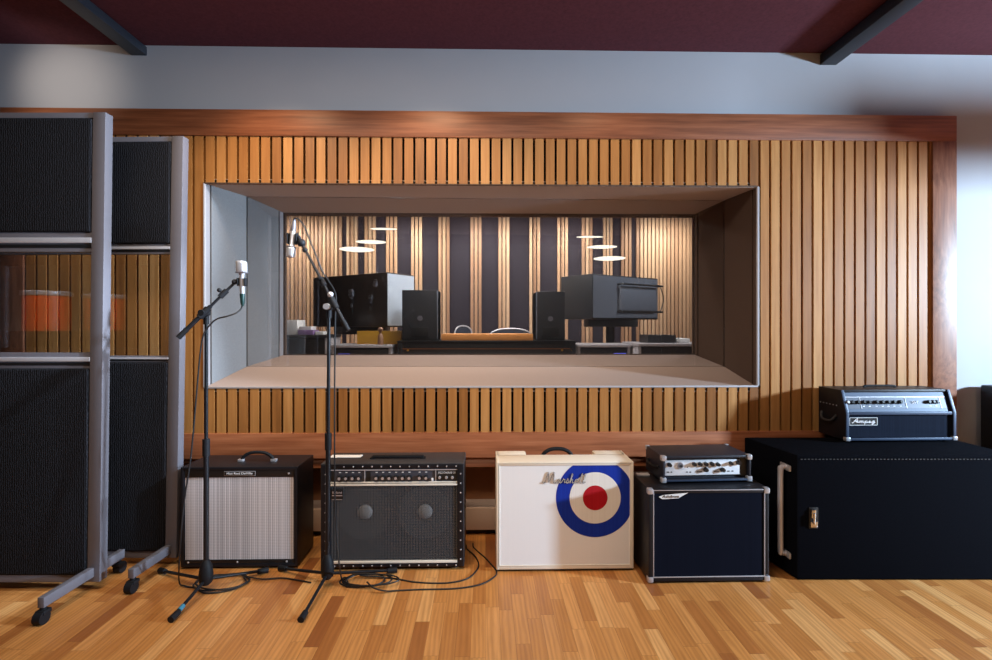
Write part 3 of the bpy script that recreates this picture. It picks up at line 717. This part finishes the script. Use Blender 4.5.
script('Ampeg', MB(), bx0+.014, bz0+.016, (bx1-bx0)-.03, (bz1-bz0)*.55, .003, .0026, .35).build('badge_lettering', 'white_ink', bg)
vs = MB()
for i in range(6): vs.cyl((-W/2-.002, .08+.03*i, .22), (-W/2+.002, .08+.03*i, .22), .004, n=8)
vs.build('side_vent', 'nickel', t)
MB().tube(cr([(-W/2, .08, .16), (-W/2-.018, .11, .12), (-W/2-.018, .19, .12), (-W/2, .22, .16)], 5), .008, 8).build('side_handle', 'tolex_grey', t)
MB().tube(cr([(-.10, .17, HT), (-.09, .17, HT+.010), (.09, .17, HT+.010), (.10, .17, HT)], 5), .007, 8).build('handle', 'rubber', t)

# --- black cabinet at the right edge, behind
q = at(983, 385, 3.36)
t = thing('speaker_cabinet', 'tall black cabinet standing by the wall behind the huge one at right edge', 'speaker cabinet', (q.x, 3.08, 0))
MB().box((0, 0, .012), (.6, .3, q.z), .012).build('cabinet', 'tolex', t)
MB().box((.03, -.004, .05), (.57, .01, q.z-.04)).build('grille', 'mesh_cloth', t, smooth=False)
for x in (.06, .54):
    for y in (.05, .25): MB().cyl((x, y, 0), (x, y, .013), .02).build('foot', 'rubber', t)

# ================================================================== MICROPHONES AND STANDS
def stand(cpx, hubz, tips, top, boom_lo, boom_hi, label, tape):
    """tips: three floor points; top: clutch; boom_lo / boom_hi: ends of the boom, all in metres"""
    base = Vector((cpx[0], cpx[1], 0))
    t = thing('microphone_stand', label, 'microphone stand', base, 0, 'boom microphone stands')
    b = lambda v: Vector(v)-base
    hub = Vector((0, 0, hubz)); tp = b(top)
    MB().lathe([(.018, -.055), (.032, -.04), (.036, .0), (.03, .045), (.018, .075), (.013, .08)], hub).build('leg_hub', 'rubber', t)
    for i, q in enumerate(tips):
        d = b(q); u = d.normalized(); st_ = hub+u*.025+Vector((0, 0, -.03)); en = d+Vector((0, 0, .016))
        lg = MB().cyl(st_, en, .0085).build('leg', 'black_metal', t)
        MB().cyl(en-u*.045+Vector((0, 0, .006)), en+u*.01, .0145, .0165).build('rubber_foot', 'rubber', lg)
        if tape and i == 0: MB().cyl(st_.lerp(en, .66), st_.lerp(en, .79), .0115).build('tape_band', 'blue_tape', lg)
    mid = hub.lerp(tp, .5)
    MB().cyl(hub+Vector((0, 0, .06)), mid, .0135).build('lower_tube', 'black_metal', t)
    MB().cyl(mid-Vector((0, 0, .06)), mid+Vector((0, 0, .03)), .0185).build('height_clutch', 'rubber', t)
    MB().cyl(mid, tp, .0095).build('upper_tube', 'black_metal', t)
    lo, hi = b(boom_lo), b(boom_hi); u = (hi-lo).normalized()
    # nearest point of the boom to the clutch
    s = (tp-lo).dot(u); cp_ = lo+u*s
    cl = MB().cyl(tp-Vector((0, 0, .05)), tp+Vector((0, 0, .01)), .015).ball(tp+Vector((0, -.005, .012)), .024).cyl(cp_-u*.03, cp_+u*.035, .018)
    cl.build('boom_clutch', 'rubber', t)
    kn = MB().cyl(tp+Vector((.0, -.03, .012)), tp+Vector((.0, -.055, .012)), .018, .016)
    kn.build('clamp_knob', 'nickel' if tape is False else 'rubber', t)
    MB().cyl(lo, lo+u*(s+.05), .0115).build('boom_rear_tube', 'black_metal', t)
    MB().cyl(lo-u*.01, lo+u*.05, .0135).build('boom_grip', 'rubber', t)
    MB().cyl(lo+u*s, hi, .0075).build('boom_front_tube', 'black_metal', t)
    c2_ = lo+u*(s+(hi-lo).length*.0+.14)
    MB().cyl(c2_-u*.025, c2_+u*.025, .015).ball(c2_+Vector((-.012, -.018, .018)), .012).build('extension_clutch', 'rubber', t)
    return t, base
def mic(head, tail, label, size, plug, group='studio microphones'):
    """head: centre of the capsule head; tail: cable end of the body"""
    t = thing('microphone', label, 'microphone', tail, 0, group)
    h = Vector(head)-Vector(tail); u = h.normalized(); L = h.length
    rot = u.to_track_quat('Z', 'Y').to_matrix().to_4x4()
    T = Matrix.Translation(h) @ rot
    w, d, ht = size
    MB().box((-w/2, -d/2, -ht/2), (w/2, d/2, ht/2), .014, T, 3).build('capsule_head', 'nickel', t)
    MB().box((-w/2-.001, -d/2-.001, -ht*.5), (w/2+.001, d/2+.001, -ht*.38), .004, T).build('head_band', 'alu', t)
    MB().lathe([(.009, 0), (.0125, .012), (.0125, L-ht/2-.01), (.016, L-ht/2)], (0, 0, 0), u, 16).build('body', 'nickel', t)
    MB().lathe([(.006, -.055), (.0105, -.04), (.0135, .0), (.0135, .012)], (0, 0, 0), u, 14).build('cable_plug', plug, t)
    return t
# left stand
D1 = 2.72; B1x = at(206, 570, 2.72).x; B2x = at(327.5, 567, 2.77).x
tips1 = [on(172, 622), on(161, 573.5), on(266, 573)]
tips1 = [Vector((p.x, p.y, 0)) for p in tips1]
top1 = at(206.5, 315, D1-.03)
lo1, hi1 = at(179.5, 336.5, 2.64), at(237.5, 280, 2.76)
hubx = Vector((B1x, 2.72, 0))
top1.x = hubx.x+.002; top1.y = hubx.y
m1 = at(242, 295, 2.745)
s1, base1 = stand((B1x, 2.72), .10, tips1, top1, lo1, hi1, 'left boom stand with blue tape on one leg beside the grey screens', True)
mic_clip = at(242.0, 282, 2.745)
mb = MB(); mb.ball(mic_clip+Vector((-.040, 0, 0)), .015).tube([hi1, mic_clip+Vector((-.040, 0, 0)), mic_clip+Vector((-.018, 0, 0))], .009)
for q_ in ((-.022, -.016), (.016, .021)): mb.box((q_[0], -.014, -.022), (q_[1], .014, .022), .002, Matrix.Translation(mic_clip))
mb.box((-.022, .0165, -.022), (.021, .021, .022), .002, Matrix.Translation(mic_clip))
mb.build('mic_clip', 'rubber', s1, world=True)
mic(at(241.6, 267, 2.745), at(242.4, 296, 2.745), 'upright silver white microphone on the left boom stand', (.056, .045, .068), 'green_plug')
# right stand
tips2 = [on(301.5, 622), on(281, 571), on(395, 573)]
tips2 = [Vector((p.x, p.y, 0)) for p in tips2]; c = Vector((B2x, 2.77, 0))
top2 = at(329, 309, c.y); lo2, hi2 = at(347.5, 329, c.y-.06), at(301.5, 243, c.y+.02)
s2, base2 = stand((B2x, 2.77), .10, tips2, top2, lo2, hi2, 'taller boom stand with silver knob in front of the twin speaker combo', False)
h2, t2 = at(291, 252, c.y+.02), at(293.2, 229, c.y+.02)
clip = at(292.5, 238.5, c.y+.02)
mb = MB(); mb.tube([clip+Vector((.024, 0, 0)), at(298.5, 236.5, c.y+.02), hi2], .010)
for q_ in ((-.027, -.022), (.022, .027)): mb.box((q_[0], -.015, -.03), (q_[1], .015, .03), .002, Matrix.Translation(clip))
mb.box((-.027, .021, -.03), (.027, .0255, .03), .002, Matrix.Translation(clip))
mb.ball(hi2, .022).ball(at(305, 250, c.y+.01), .015).build('mic_clip', 'rubber', s2, world=True)
mic(h2, t2, 'head down silver microphone hanging from the taller boom stand', (.048, .04, .062), 'alu')

MB().ball(at(330.5, 294.5, c.y-.045), .016).cyl(at(330.5, 294.5, c.y-.01), at(330.5, 294.5, c.y-.045), .008).build('clamp_knob', 'nickel', s2, world=True)
# cables
def cable(pts, label, r=.0042, k=8):
    o = MB().tube(cr(pts, k), r, 8).build('microphone_cable', 'cable'); tag(o, label, 'cable', 'cables'); return o
Dp = 2.745
pts = [at(242.3, 302.5, Dp), at(241.5, 308, Dp), at(237, 312.5, Dp-.03), at(228, 316, Dp-.05), at(217, 319, Dp-.055), at(210, 325, Dp-.06), at(203.5, 335, 2.68), at(200, 355, 2.68), at(196, 400, 2.67), at(191, 455, 2.66), at(184.5, 500, 2.66), at(180.5, 540, 2.66)]
pts += [on(179, 580, .04), on(185, 586, .010)]
cc = on(222, 583, .006)
for k in range(22):
    a = -2.6+k*.75; rr = .125+.02*math.sin(k*1.7)
    pts.append(Vector((cc.x+rr*1.15*math.cos(a)+.02*math.sin(k*.9), cc.y+rr*.75*math.sin(a), .006+.0005*k)))
e_ = pts[-1]
pts += [on(262, 579, .010), on(282, 578, .006), on(297, 580, .006), on(311, 582.5, .006)]
cable(pts, 'thin black cable running down the left boom stand into a coil')
Dq = c.y
pts = [at(293.6, 220.5, Dq), at(294.5, 218.5, Dq), at(298, 219, Dq), at(304, 226, Dq-.01), at(311, 243, Dq-.03), at(317, 258, Dq-.055), at(322, 271, Dq-.06), at(328.5, 281, Dq-.02), at(335.5, 294, Dq+.04), at(335.5, 312, Dq+.03), at(335, 340, Dq+.01), at(334.5, 420, Dq), at(335, 500, Dq), at(337, 540, Dq-.02), at(338.5, 556, Dq-.07), at(339.5, 566, Dq-.10)]
pts += [on(342, 579, .02), on(348, 584, .008)]
cc = on(366, 580.5, .006)
for k in range(24):
    a = 2.6+k*.80; q_ = k//8
    pts.append(Vector((cc.x-.02+.03*q_+(.125+.012*q_)*math.cos(a), cc.y+(.075-.008*q_)*math.sin(a)-.012*q_, .006+.0008*k)))
pts += [on(392, 578, .007), on(415, 582, .005), on(445, 583, .005), on(466, 579, .005), on(476, 571, .005), on(478.5, 563, .005), on(474, 555, .005), on(467, 549, .005), on(466, 545, .005)]
cable(pts, 'black cable leaving the taller stand and coiling on the floor before the combo')
pts = [on(367, 582, .040), on(374, 588, .034), on(386, 591, .012), on(398, 590.5, .005), on(420, 589.5, .005), on(455, 588.5, .005), on(480, 584.5, .005), on(494, 577, .005), on(496.5, 571.5, .005), on(492, 565, .006), on(485, 557.5, .005), on(477.5, 551, .005), on(473.5, 547, .005), on(473, 543.5, .005)]
cable(pts, 'outer black cable curving across the floor between the black and cream combos')

# ================================================================== CONTROL ROOM
FZ = .38                                     # raised floor
struct(MB().box((-6, 4.3, FZ-.1), (6, 10, FZ)).build('floor_control', 'recess', smooth=False))
struct(MB().box((-6, 4.3, 3.5), (6, 10, 3.6)).build('ceiling_control', 'felt_dark', smooth=False))
FYW = 8.5
struct(MB().box((-6, FYW+.04, FZ), (6, FYW+.14, 3.5)).build('wall_far', 'far_dark', smooth=False))
struct(MB().box((-6.1, 4.3, FZ), (-6, 8.6, 3.5)).build('wall_far_left', 'far_dark', smooth=False))
struct(MB().box((6, 4.3, FZ), (6.1, 8.6, 3.5)).build('wall_far_right', 'far_dark', smooth=False))
groups = [(250, 342), (346, 358), (364, 376), (385.5, 397.5), (410.5, 422.5), (438, 450), (470, 482), (498, 510), (529, 540.6), (557, 568.5), (581.5, 593), (603, 613), (621, 632), (636, 740)]
ws = MB()
for a, b in groups:
    xa, xb = at(a, 250, FYW).x, at(b, 250, FYW).x; n_ = max(1, round((xb-xa)/.066)); w_ = (xb-xa)/n_
    for k in range(n_): ws.box((xa+k*w_+.009, FYW, FZ), (xa+(k+1)*w_-.009, FYW+.05, 3.5))
struct(ws.build('trim_5', 'far_slat', smooth=False))
# pendant discs
for i, (px, py, wpx, side, lab) in enumerate((
        (357, 249.5, 34, 'l', 'lowest glowing disc lamp of the left group beyond the glass'), (371, 242, 30, 'l', 'middle glowing disc lamp of the left group beyond the glass'), (383.5, 229, 27, 'l', 'highest glowing disc lamp of the left group beyond the glass'),
        (609.5, 258.5, 32, 'r', 'lowest glowing disc lamp of the right group beyond the glass'), (602, 247, 30, 'r', 'middle glowing disc lamp of the right group beyond the glass'), (590, 237, 27, 'r', 'highest glowing disc lamp of the right group beyond the glass'))):
    Y = .41*500/wpx; p = at(px, py, Y)
    t = thing('pendant_lamp', lab, 'lamp', p, 0, 'disc pendant lamps'); t.rotation_euler.x = (0, .045, .13)[i % 3]
    MB().lathe([(.19, -.004), (.202, -.002), (.202, .002), (.19, .004)], (0, 0, 0), n=36).build('diffuser', 'glow', t)
    MB().lathe([(.19, .004), (.12, .014), (.02, .018)], (0, 0, 0), n=28).build('lamp_shade', 'edge', t)
    MB().cyl((0, 0, .03), (0, 0, 3.5-p.z), .0015, n=6).build('cord', 'alu', t)
# main monitors
def monitor(L, Cc, R, zt, zb, m_a, m_b, label, handles):
    """seen corner on: L, Cc, R are plan corners of the two faces in view"""
    base = (L+R)/2; t = thing('studio_monitor', label, 'loudspeaker', (base.x, base.y, FZ), 0, 'studio loudspeakers')
    o = Vector((base.x, base.y, FZ)); q = [L, Cc, R, L+R-Cc]
    z0, z1 = zb-FZ, zt-FZ
    v = lambda p, z: (p.x-o.x, p.y-o.y, z)
    MB().hexa([v(p, z0) for p in q]+[v(p, z1) for p in q], .01).build('cabinet', m_a, t)
    A_, B_ = (Cc, R) if m_b[1] == 'R' else (L, Cc)
    nrm = Vector(((B_-A_).y, -(B_-A_).x)).normalized()*.006; nrm = Vector((nrm.x, nrm.y, 0))
    a_, b_ = A_.lerp(B_, .015), A_.lerp(B_, .985)
    MB().hexa([v(a_, z0+.015), v(b_, z0+.015), v(b_+nrm, z0+.015), v(a_+nrm, z0+.015), v(a_, z1-.015), v(b_, z1-.015), v(b_+nrm, z1-.015), v(a_+nrm, z1-.015)]).build('side_panel', m_b[0], t, smooth=False)
    if handles:
        # amplifier plate with tubular guards on the right-hand face
        n2 = Vector(((R-Cc).y, -(R-Cc).x, 0)).normalized()
        pl0, pl1 = Cc.lerp(R, .36), Cc.lerp(R, .92)
        zz0, zz1 = z0+(z1-z0)*.2, z0+(z1-z0)*.78
        am = MB().hexa([v(pl0, zz0), v(pl1, zz0), v(pl1+n2*.05, zz0), v(pl0+n2*.05, zz0), v(pl0, zz1), v(pl1, zz1), v(pl1+n2*.05, zz1), v(pl0+n2*.05, zz1)], .02).build('amplifier_plate', 'studio_grey', t)
        for z in (zz0-.01, zz1+.01):
            MB().tube([v(pl0+n2*.01, z), v(pl0+n2*.085, z), v(pl1+n2*.085+(R-Cc)*.06, z), v(pl1+(R-Cc)*.06, z)], .012, 8).build('guard_bar', 'studio_black', am)
        MB().tube(cr([v(R+n2*.04, zz0), v(R+n2*.04+(R-Cc)*.05, (zz0+zz1)/2), v(R+n2*.04, zz1)], 8), .006, 6).build('cable_loop', 'cable', am)
    m = base-o
    MB().box((-.3, -.14, z0-.09), (.3, .16, z0), .01).build('stand_head', 'studio_black', t)
    MB().cyl((0, 0, .02), (0, 0, z0-.08), .05).build('stand_column', 'studio_black', t)
    MB().box((-.25, -.22, 0), (.25, .22, .025), .006).build('stand_base', 'studio_black', t)
    return t
def plan(px, Y): return Vector((at(px, 300, Y).x, Y, 0))
C1 = plan(387, 5.6); monitor(plan(313, 6.3), C1, plan(414, 5.98), at(387, 272, 5.6).z, at(387, 327, 5.6).z, 'studio_brown', ('studio_light', 'R'), 'large dark monitor loudspeaker with pale end on the left beyond the glass', False)
C2_ = plan(592, 5.6); monitor(plan(561, 6.0), C2_, plan(658, 6.2), at(592, 273.5, 5.6).z, at(592, 319, 5.6).z, 'studio_black', ('studio_grey', 'R'), 'large black monitor loudspeaker with tubular guards on the right beyond the glass', True)
# near-field monitors on the desk wings
def nearfield(px0, px1, py0, py1, Y, side, label, zs):
    a, b = at(px0, py1, Y), at(px1, py0, Y); w = b.x-a.x
    t = thing('studio_monitor', label, 'loudspeaker', ((a.x+b.x)/2, Y, zs), 0, 'studio loudspeakers')
    MB().box((-w/2, 0, 0), (w/2, .32, b.z-zs), .008).build('cabinet', 'studio_black', t)
    k = w/(px1-px0)
    MB().cyl((0, -.006, .22*(b.z-zs)/.5), (0, .004, .22*(b.z-zs)/.5), .028, n=18).build('rear_port', 'alu', t)
    MB().box((side*(w/2-.006)-.006, -.004, .01), (side*(w/2-.006)+.006, .3, b.z-zs-.01), .002).build('side_trim', 'studio_grey', t)
    MB().box((-.09, -.008, .03), (.09, .002, .14), .003).build('socket_plate', 'black_panel', t)
    return t
DY = 5.35
dz = at(490, 340.5, DY).z
nearfield(402, 438, 290, 340.5, DY-.02, 1, 'small black monitor loudspeaker on the left end of the orange desk', dz+.003)
nearfield(536, 565, 291.5, 340.5, DY-.02, -1, 'small black monitor loudspeaker on the right end of the orange desk', dz+.003)
# desk
xa, xb = at(397, 340, DY-.1).x, at(576, 340, DY-.1).x
t = thing('mixing_desk', 'orange topped mixing desk with black back seen through the glass', 'desk', ((xa+xb)/2, DY-.1, FZ)); w = xb-xa
hh = dz-FZ
MB().box((-w/2, 0, hh-.02), (w/2, 1.0, hh), .004).build('worktop', 'black_panel', t)
xo0, xo1 = at(441.5, 336, DY).x-(xa+xb)/2, at(533, 336, DY).x-(xa+xb)/2
MB().box((xo0, .08, hh), (xo1, .42, hh+6.6*DY/500), .006).build('meter_bridge', 'desk_wood', t)
pnl = MB().box((-w/2+.02, .03, .06), (w/2-.02, .07, hh-.02), .003).build('back_panel', 'studio_black', t)
MB().box((-w/2+.02, .02, hh-.09), (w/2-.02, .032, hh-.08)).build('panel_line', 'recess', pnl)
for sx in (-1, 1):
    e_ = MB().box((sx*(w/2-.03)-.03, .02, 0), (sx*(w/2-.03)+.03, .98, hh-.02), .004).build('end_panel', 'studio_black', t)
for px in (401, 409, 561, 570):
    MB().cyl((at(px, 346, DY).x-(xa+xb)/2, .02, hh-.1), (at(px, 346, DY).x-(xa+xb)/2, .034, hh-.1), .012, n=10).build('indicator', 'yellow', pnl)
# chairs behind the desk
def chair(px, py, wpx, Y, label, rz):
    p = at(px, py, Y); w = wpx*Y/500; hz = p.z-FZ
    t = thing('office_chair', label, 'chair', (p.x, Y, FZ), rz, 'office chairs at the desk')
    MB().box((-w*.42, -.22, .44), (w*.42, .24, .5), .03).build('seat', 'studio_black', t)
    arc = cr([(-w/2, .24, hz-.34), (-w*.47, .25, hz-.1), (-w*.3, .26, hz-.02), (0, .27, hz), (w*.3, .26, hz-.02), (w*.47, .25, hz-.1), (w/2, .24, hz-.34)], 6)
    b_ = MB().tube(arc, .011, 8).build('back_frame', 'alu_light', t)
    mb = MB(); mb.prism([(v.x*.95, v.z-.012) for v in arc]+[(w*.4, .56), (-w*.4, .56)], 'y', .255, .265); mb.build('backrest', 'grey_panel', t)
    MB().box((-.03, .18, .46), (.03, .29, .62), .01).build('back_bracket', 'studio_black', t)
    MB().cyl((0, 0, .08), (0, 0, .45), .028).build('gas_column', 'chrome', t)
    for k in range(5):
        a = 2*PI*k/5; e = Vector((.29*math.cos(a), .29*math.sin(a), .07))
        lg = MB().cyl((0, 0, .1), e, .02, .014).build('base_arm', 'studio_black', t)
        MB().ball((e.x, e.y, .03), .03, .7, 1, 1, 10).build('caster', 'rubber', lg)
chair(511.5, 328.8, 46, 6.75, 'grey backed office chair with pale frame right of centre behind the desk', 0)
chair(473, 326, 22, 6.9, 'office chair turned sideways left of centre behind the desk', .6)
# equipment racks left and right
def rack(px0, px1, py, Y, dep, label, led, m_top='rack_top'):
    a, b = at(px0, py, Y), at(px1, py, Y); w = b.x-a.x; h = a.z-FZ
    t = thing('equipment_rack', label, 'equipment rack', ((a.x+b.x)/2, Y, FZ), 0, 'equipment racks beyond the glass')
    MB().box((-w/2, 0, h-.03), (w/2, dep, h), .004).build('rack_top', m_top, t)
    MB().box((-w/2+.01, .02, 0), (-w/2+.04, dep-.01, h-.03), .003).build('side_panel', 'rack_top', t)
    MB().box((w/2-.04, .02, 0), (w/2-.01, dep-.01, h-.03), .003).build('side_panel', 'rack_top', t)
    MB().box((-w/2+.04, .05, .05), (w/2-.04, dep-.03, h-.035), .003).build('rack_unit', 'studio_black', t)
    if led is not None: MB().box((at(led-6, py, Y).x-(a.x+b.x)/2, .042, h-.125), (at(led+6, py, Y).x-(a.x+b.x)/2, .052, h-.095)).build('led_display', 'led', t)
    return t, h+FZ
_, za = rack(330, 392, 345, 5.3, .5, 'low equipment rack under the large left monitor loudspeaker', 343)
_, zb_ = rack(262, 328, 335, 5.3, .5, 'taller equipment rack at the left end beyond the glass', None, 'studio_black')
_, zc = rack(577, 632, 344.5, 5.3, .5, 'low equipment rack under the guarded right monitor loudspeaker', 621)
_, zd = rack(638, 712, 343.5, 5.1, .6, 'low equipment rack at the right end beyond the glass', None)
def item(nm, px0, px1, py0, Y, zb0, dep, m, label, cat, group=None):
    a, b = at(px0, py0, Y), at(px1, py0, Y)
    o = MB().box((-(b.x-a.x)/2, 0, 0), ((b.x-a.x)/2, dep, a.z-zb0), .004).build(nm, m); o.location = ((a.x+b.x)/2, Y, zb0)
    return tag(o, label, cat, group)
item('paper_box', 284, 297, 320, 5.42, zb_, .25, 'paper', 'white box on the taller left rack beyond the glass', 'box')
item('book', 298, 313, 330, 5.4, zb_, .2, 'lilac', 'lilac covered book beneath another on the taller left rack', 'book', 'books on the rack')
b0 = at(298, 330, 5.4).z
item('book', 299, 311, 326.5, 5.42, b0, .17, 'paper', 'white book topmost of the pair on the taller left rack', 'book', 'books on the rack')
item('paper_pile', 315, 323, 331.5, 5.42, zb_, .2, 'paper', 'short pile of white paper at the right end of the taller left rack', 'paper')
item('storage_case', 357, 401, 331, 5.5, za, .25, 'yellow', 'yellow case on the low rack under the left loudspeaker', 'case')
item('mixer_unit', 648, 676, 335, 5.25, zd, .3, 'studio_black', 'flat black unit on the right end rack beyond the glass', 'equipment')
item('paper_pile', 679, 690, 338.5, 5.3, zd, .24, 'paper', 'white papers beside the flat black unit on the right end rack', 'paper')
o = MB().lathe([(.028, 0), (.030, .02), (.028, .10), (.012, .12), (.012, .135), (.026, .15), (.030, .165), (.02, .185), (.004, .19)], (0, 0, 0)).build('wooden_peg', 'tan')  # plain tan peg shape with a round top
p = at(380.5, 345, 5.36); o.location = (p.x, 5.36, za); tag(o, 'tan wooden bottle with round top on the low rack before the yellow case', 'peg')

# ================================================================== DRUM ON A CASE (its reflection shows in the screen windows)
t = thing('flight_case', 'black flight case carrying the orange drum reflected in the screens', 'case', (-6.4, -1.5, 0))
MB().box((-.35, -.3, .09), (.35, .3, 1.36), .01).build('case_body', 'tolex', t)
for sx in (-1, 1):
    for sy in (-1, 1): MB().cyl((sx*.28-.02, sy*.23, .045), (sx*.28+.02, sy*.23, .045), .045).build('caster', 'rubber', t)
t = thing('drum', 'orange drum with white head seen reflected in the screen windows', 'drum', (-6.4, -1.5, 1.36))
MB().lathe([(.27, .0), (.27, .52)], (0, 0, 0), (0, .0, 1), 32).build('shell', 'orange', t)
MB().lathe([(.275, .52), (.28, .53), (.28, .55), (.265, .555), (.1, .556)], (0, 0, 0), n=32).build('drum_head', 'drum_head', t)
MB().lathe([(.285, .49), (.29, .50), (.29, .54), (.283, .545), (.272, .545)], (0, 0, 0), n=32).build('hoop', 'nickel', t)
# ================================================================== LIGHT
def area(name, loc, target, size, power, col, size_y=None, spread=180):
    l = bpy.data.lights.new(name, 'AREA'); l.energy = power; l.color = col; l.size = size
    if size_y: l.shape = 'RECTANGLE'; l.size_y = size_y
    l.spread = math.radians(spread)
    o = bpy.data.objects.new(name, l); C.objects.link(o); o.location = loc
    o.rotation_euler = (Vector(target)-Vector(loc)).to_track_quat('-Z', 'Y').to_euler(); return o
def spot(name, loc, target, power, col, ang, blend=.5, r=.05):
    l = bpy.data.lights.new(name, 'SPOT'); l.energy = power; l.color = col; l.spot_size = math.radians(ang); l.spot_blend = blend; l.shadow_soft_size = r
    o = bpy.data.objects.new(name, l); C.objects.link(o); o.location = loc
    o.rotation_euler = (Vector(target)-Vector(loc)).to_track_quat('-Z', 'Y').to_euler(); return o
WARM, COOL, NEUT = (1, .73, .45), (.58, .79, 1.0), (1, .87, .72)
area('side_light', (6.7, 1.0, 1.98), (0, 3.1, 1.4), .3, 790, COOL, .36)
for tz in (2.05, 1.0): spot('screen_side_fill', (2.5, 2.35, 3.2), (-2.05, 2.80, tz), 1700, (.66, .82, 1.0), 21, .7, .08)  # added cool fills that brighten the right sides of the screen posts
area('ceiling_panel', (-.7, 1.2, 3.22), (-.7, 1.4, 0), 2.4, 78, NEUT, .8)
area('ceiling_panel', (2.2, 1.3, 3.22), (2.2, 1.6, 0), 1.4, 4, NEUT, .8)
for x, pw in ((-1.35, 66), (-.35, 62), (.8, 20)):
    spot('wall_washer', (x, 2.6, 3.25), (x, 3.35, 1.8), pw, WARM, 85, .9)
spot('slat_fill', (-2.6, 3.21, 2.62), (-2.7, 3.34, 1.2), 26, WARM, 110, .9)  # added fill hidden behind the screens to brighten the slats
spot('drum_fill', (-5.2, .2, 3.1), (-6.4, -1.5, 1.7), 420, (1, .95, .9), 26, .5)  # added lamp that makes the drum's reflection strong enough to see
spot('wall_spot', (-2.9, 2.7, 3.1), (-2.8, 3.42, 3.05), 14, NEUT, 70, 1)
for x in (-3.0, -1.3, 0, 1.3, 3.0):
    area('cove_light', (x, 7.9, 3.08), (x, 8.5, 1.6), .8, 30, (1, .9, .78), .15)
area('control_light', (0, 6.2, 3.1), (0, 6.2, 0), 2.0, 60, (1, .95, .9), .6)
area('desk_fill', (0, 4.75, 3.3), (0, 5.5, 1.3), 1.2, 45, (1, .93, .85), .3)  # added fill that brightens the desk front
area('control_side_fill', (2.6, 5.0, 3.0), (1.6, 6.5, 1.4), .5, 30, (.85, .92, 1), .5)  # both side fills are added to brighten the faces turned to the window
area('control_side_fill', (-.2, 5.0, 3.0), (-1.0, 6.4, 1.4), .5, 30, (.85, .92, 1), .5)
w = bpy.data.worlds.new('world'); sc.world = w; w.use_nodes = True
w.node_tree.nodes['Background'].inputs[0].default_value = (.5, .55, .6, 1); w.node_tree.nodes['Background'].inputs[1].default_value = .02
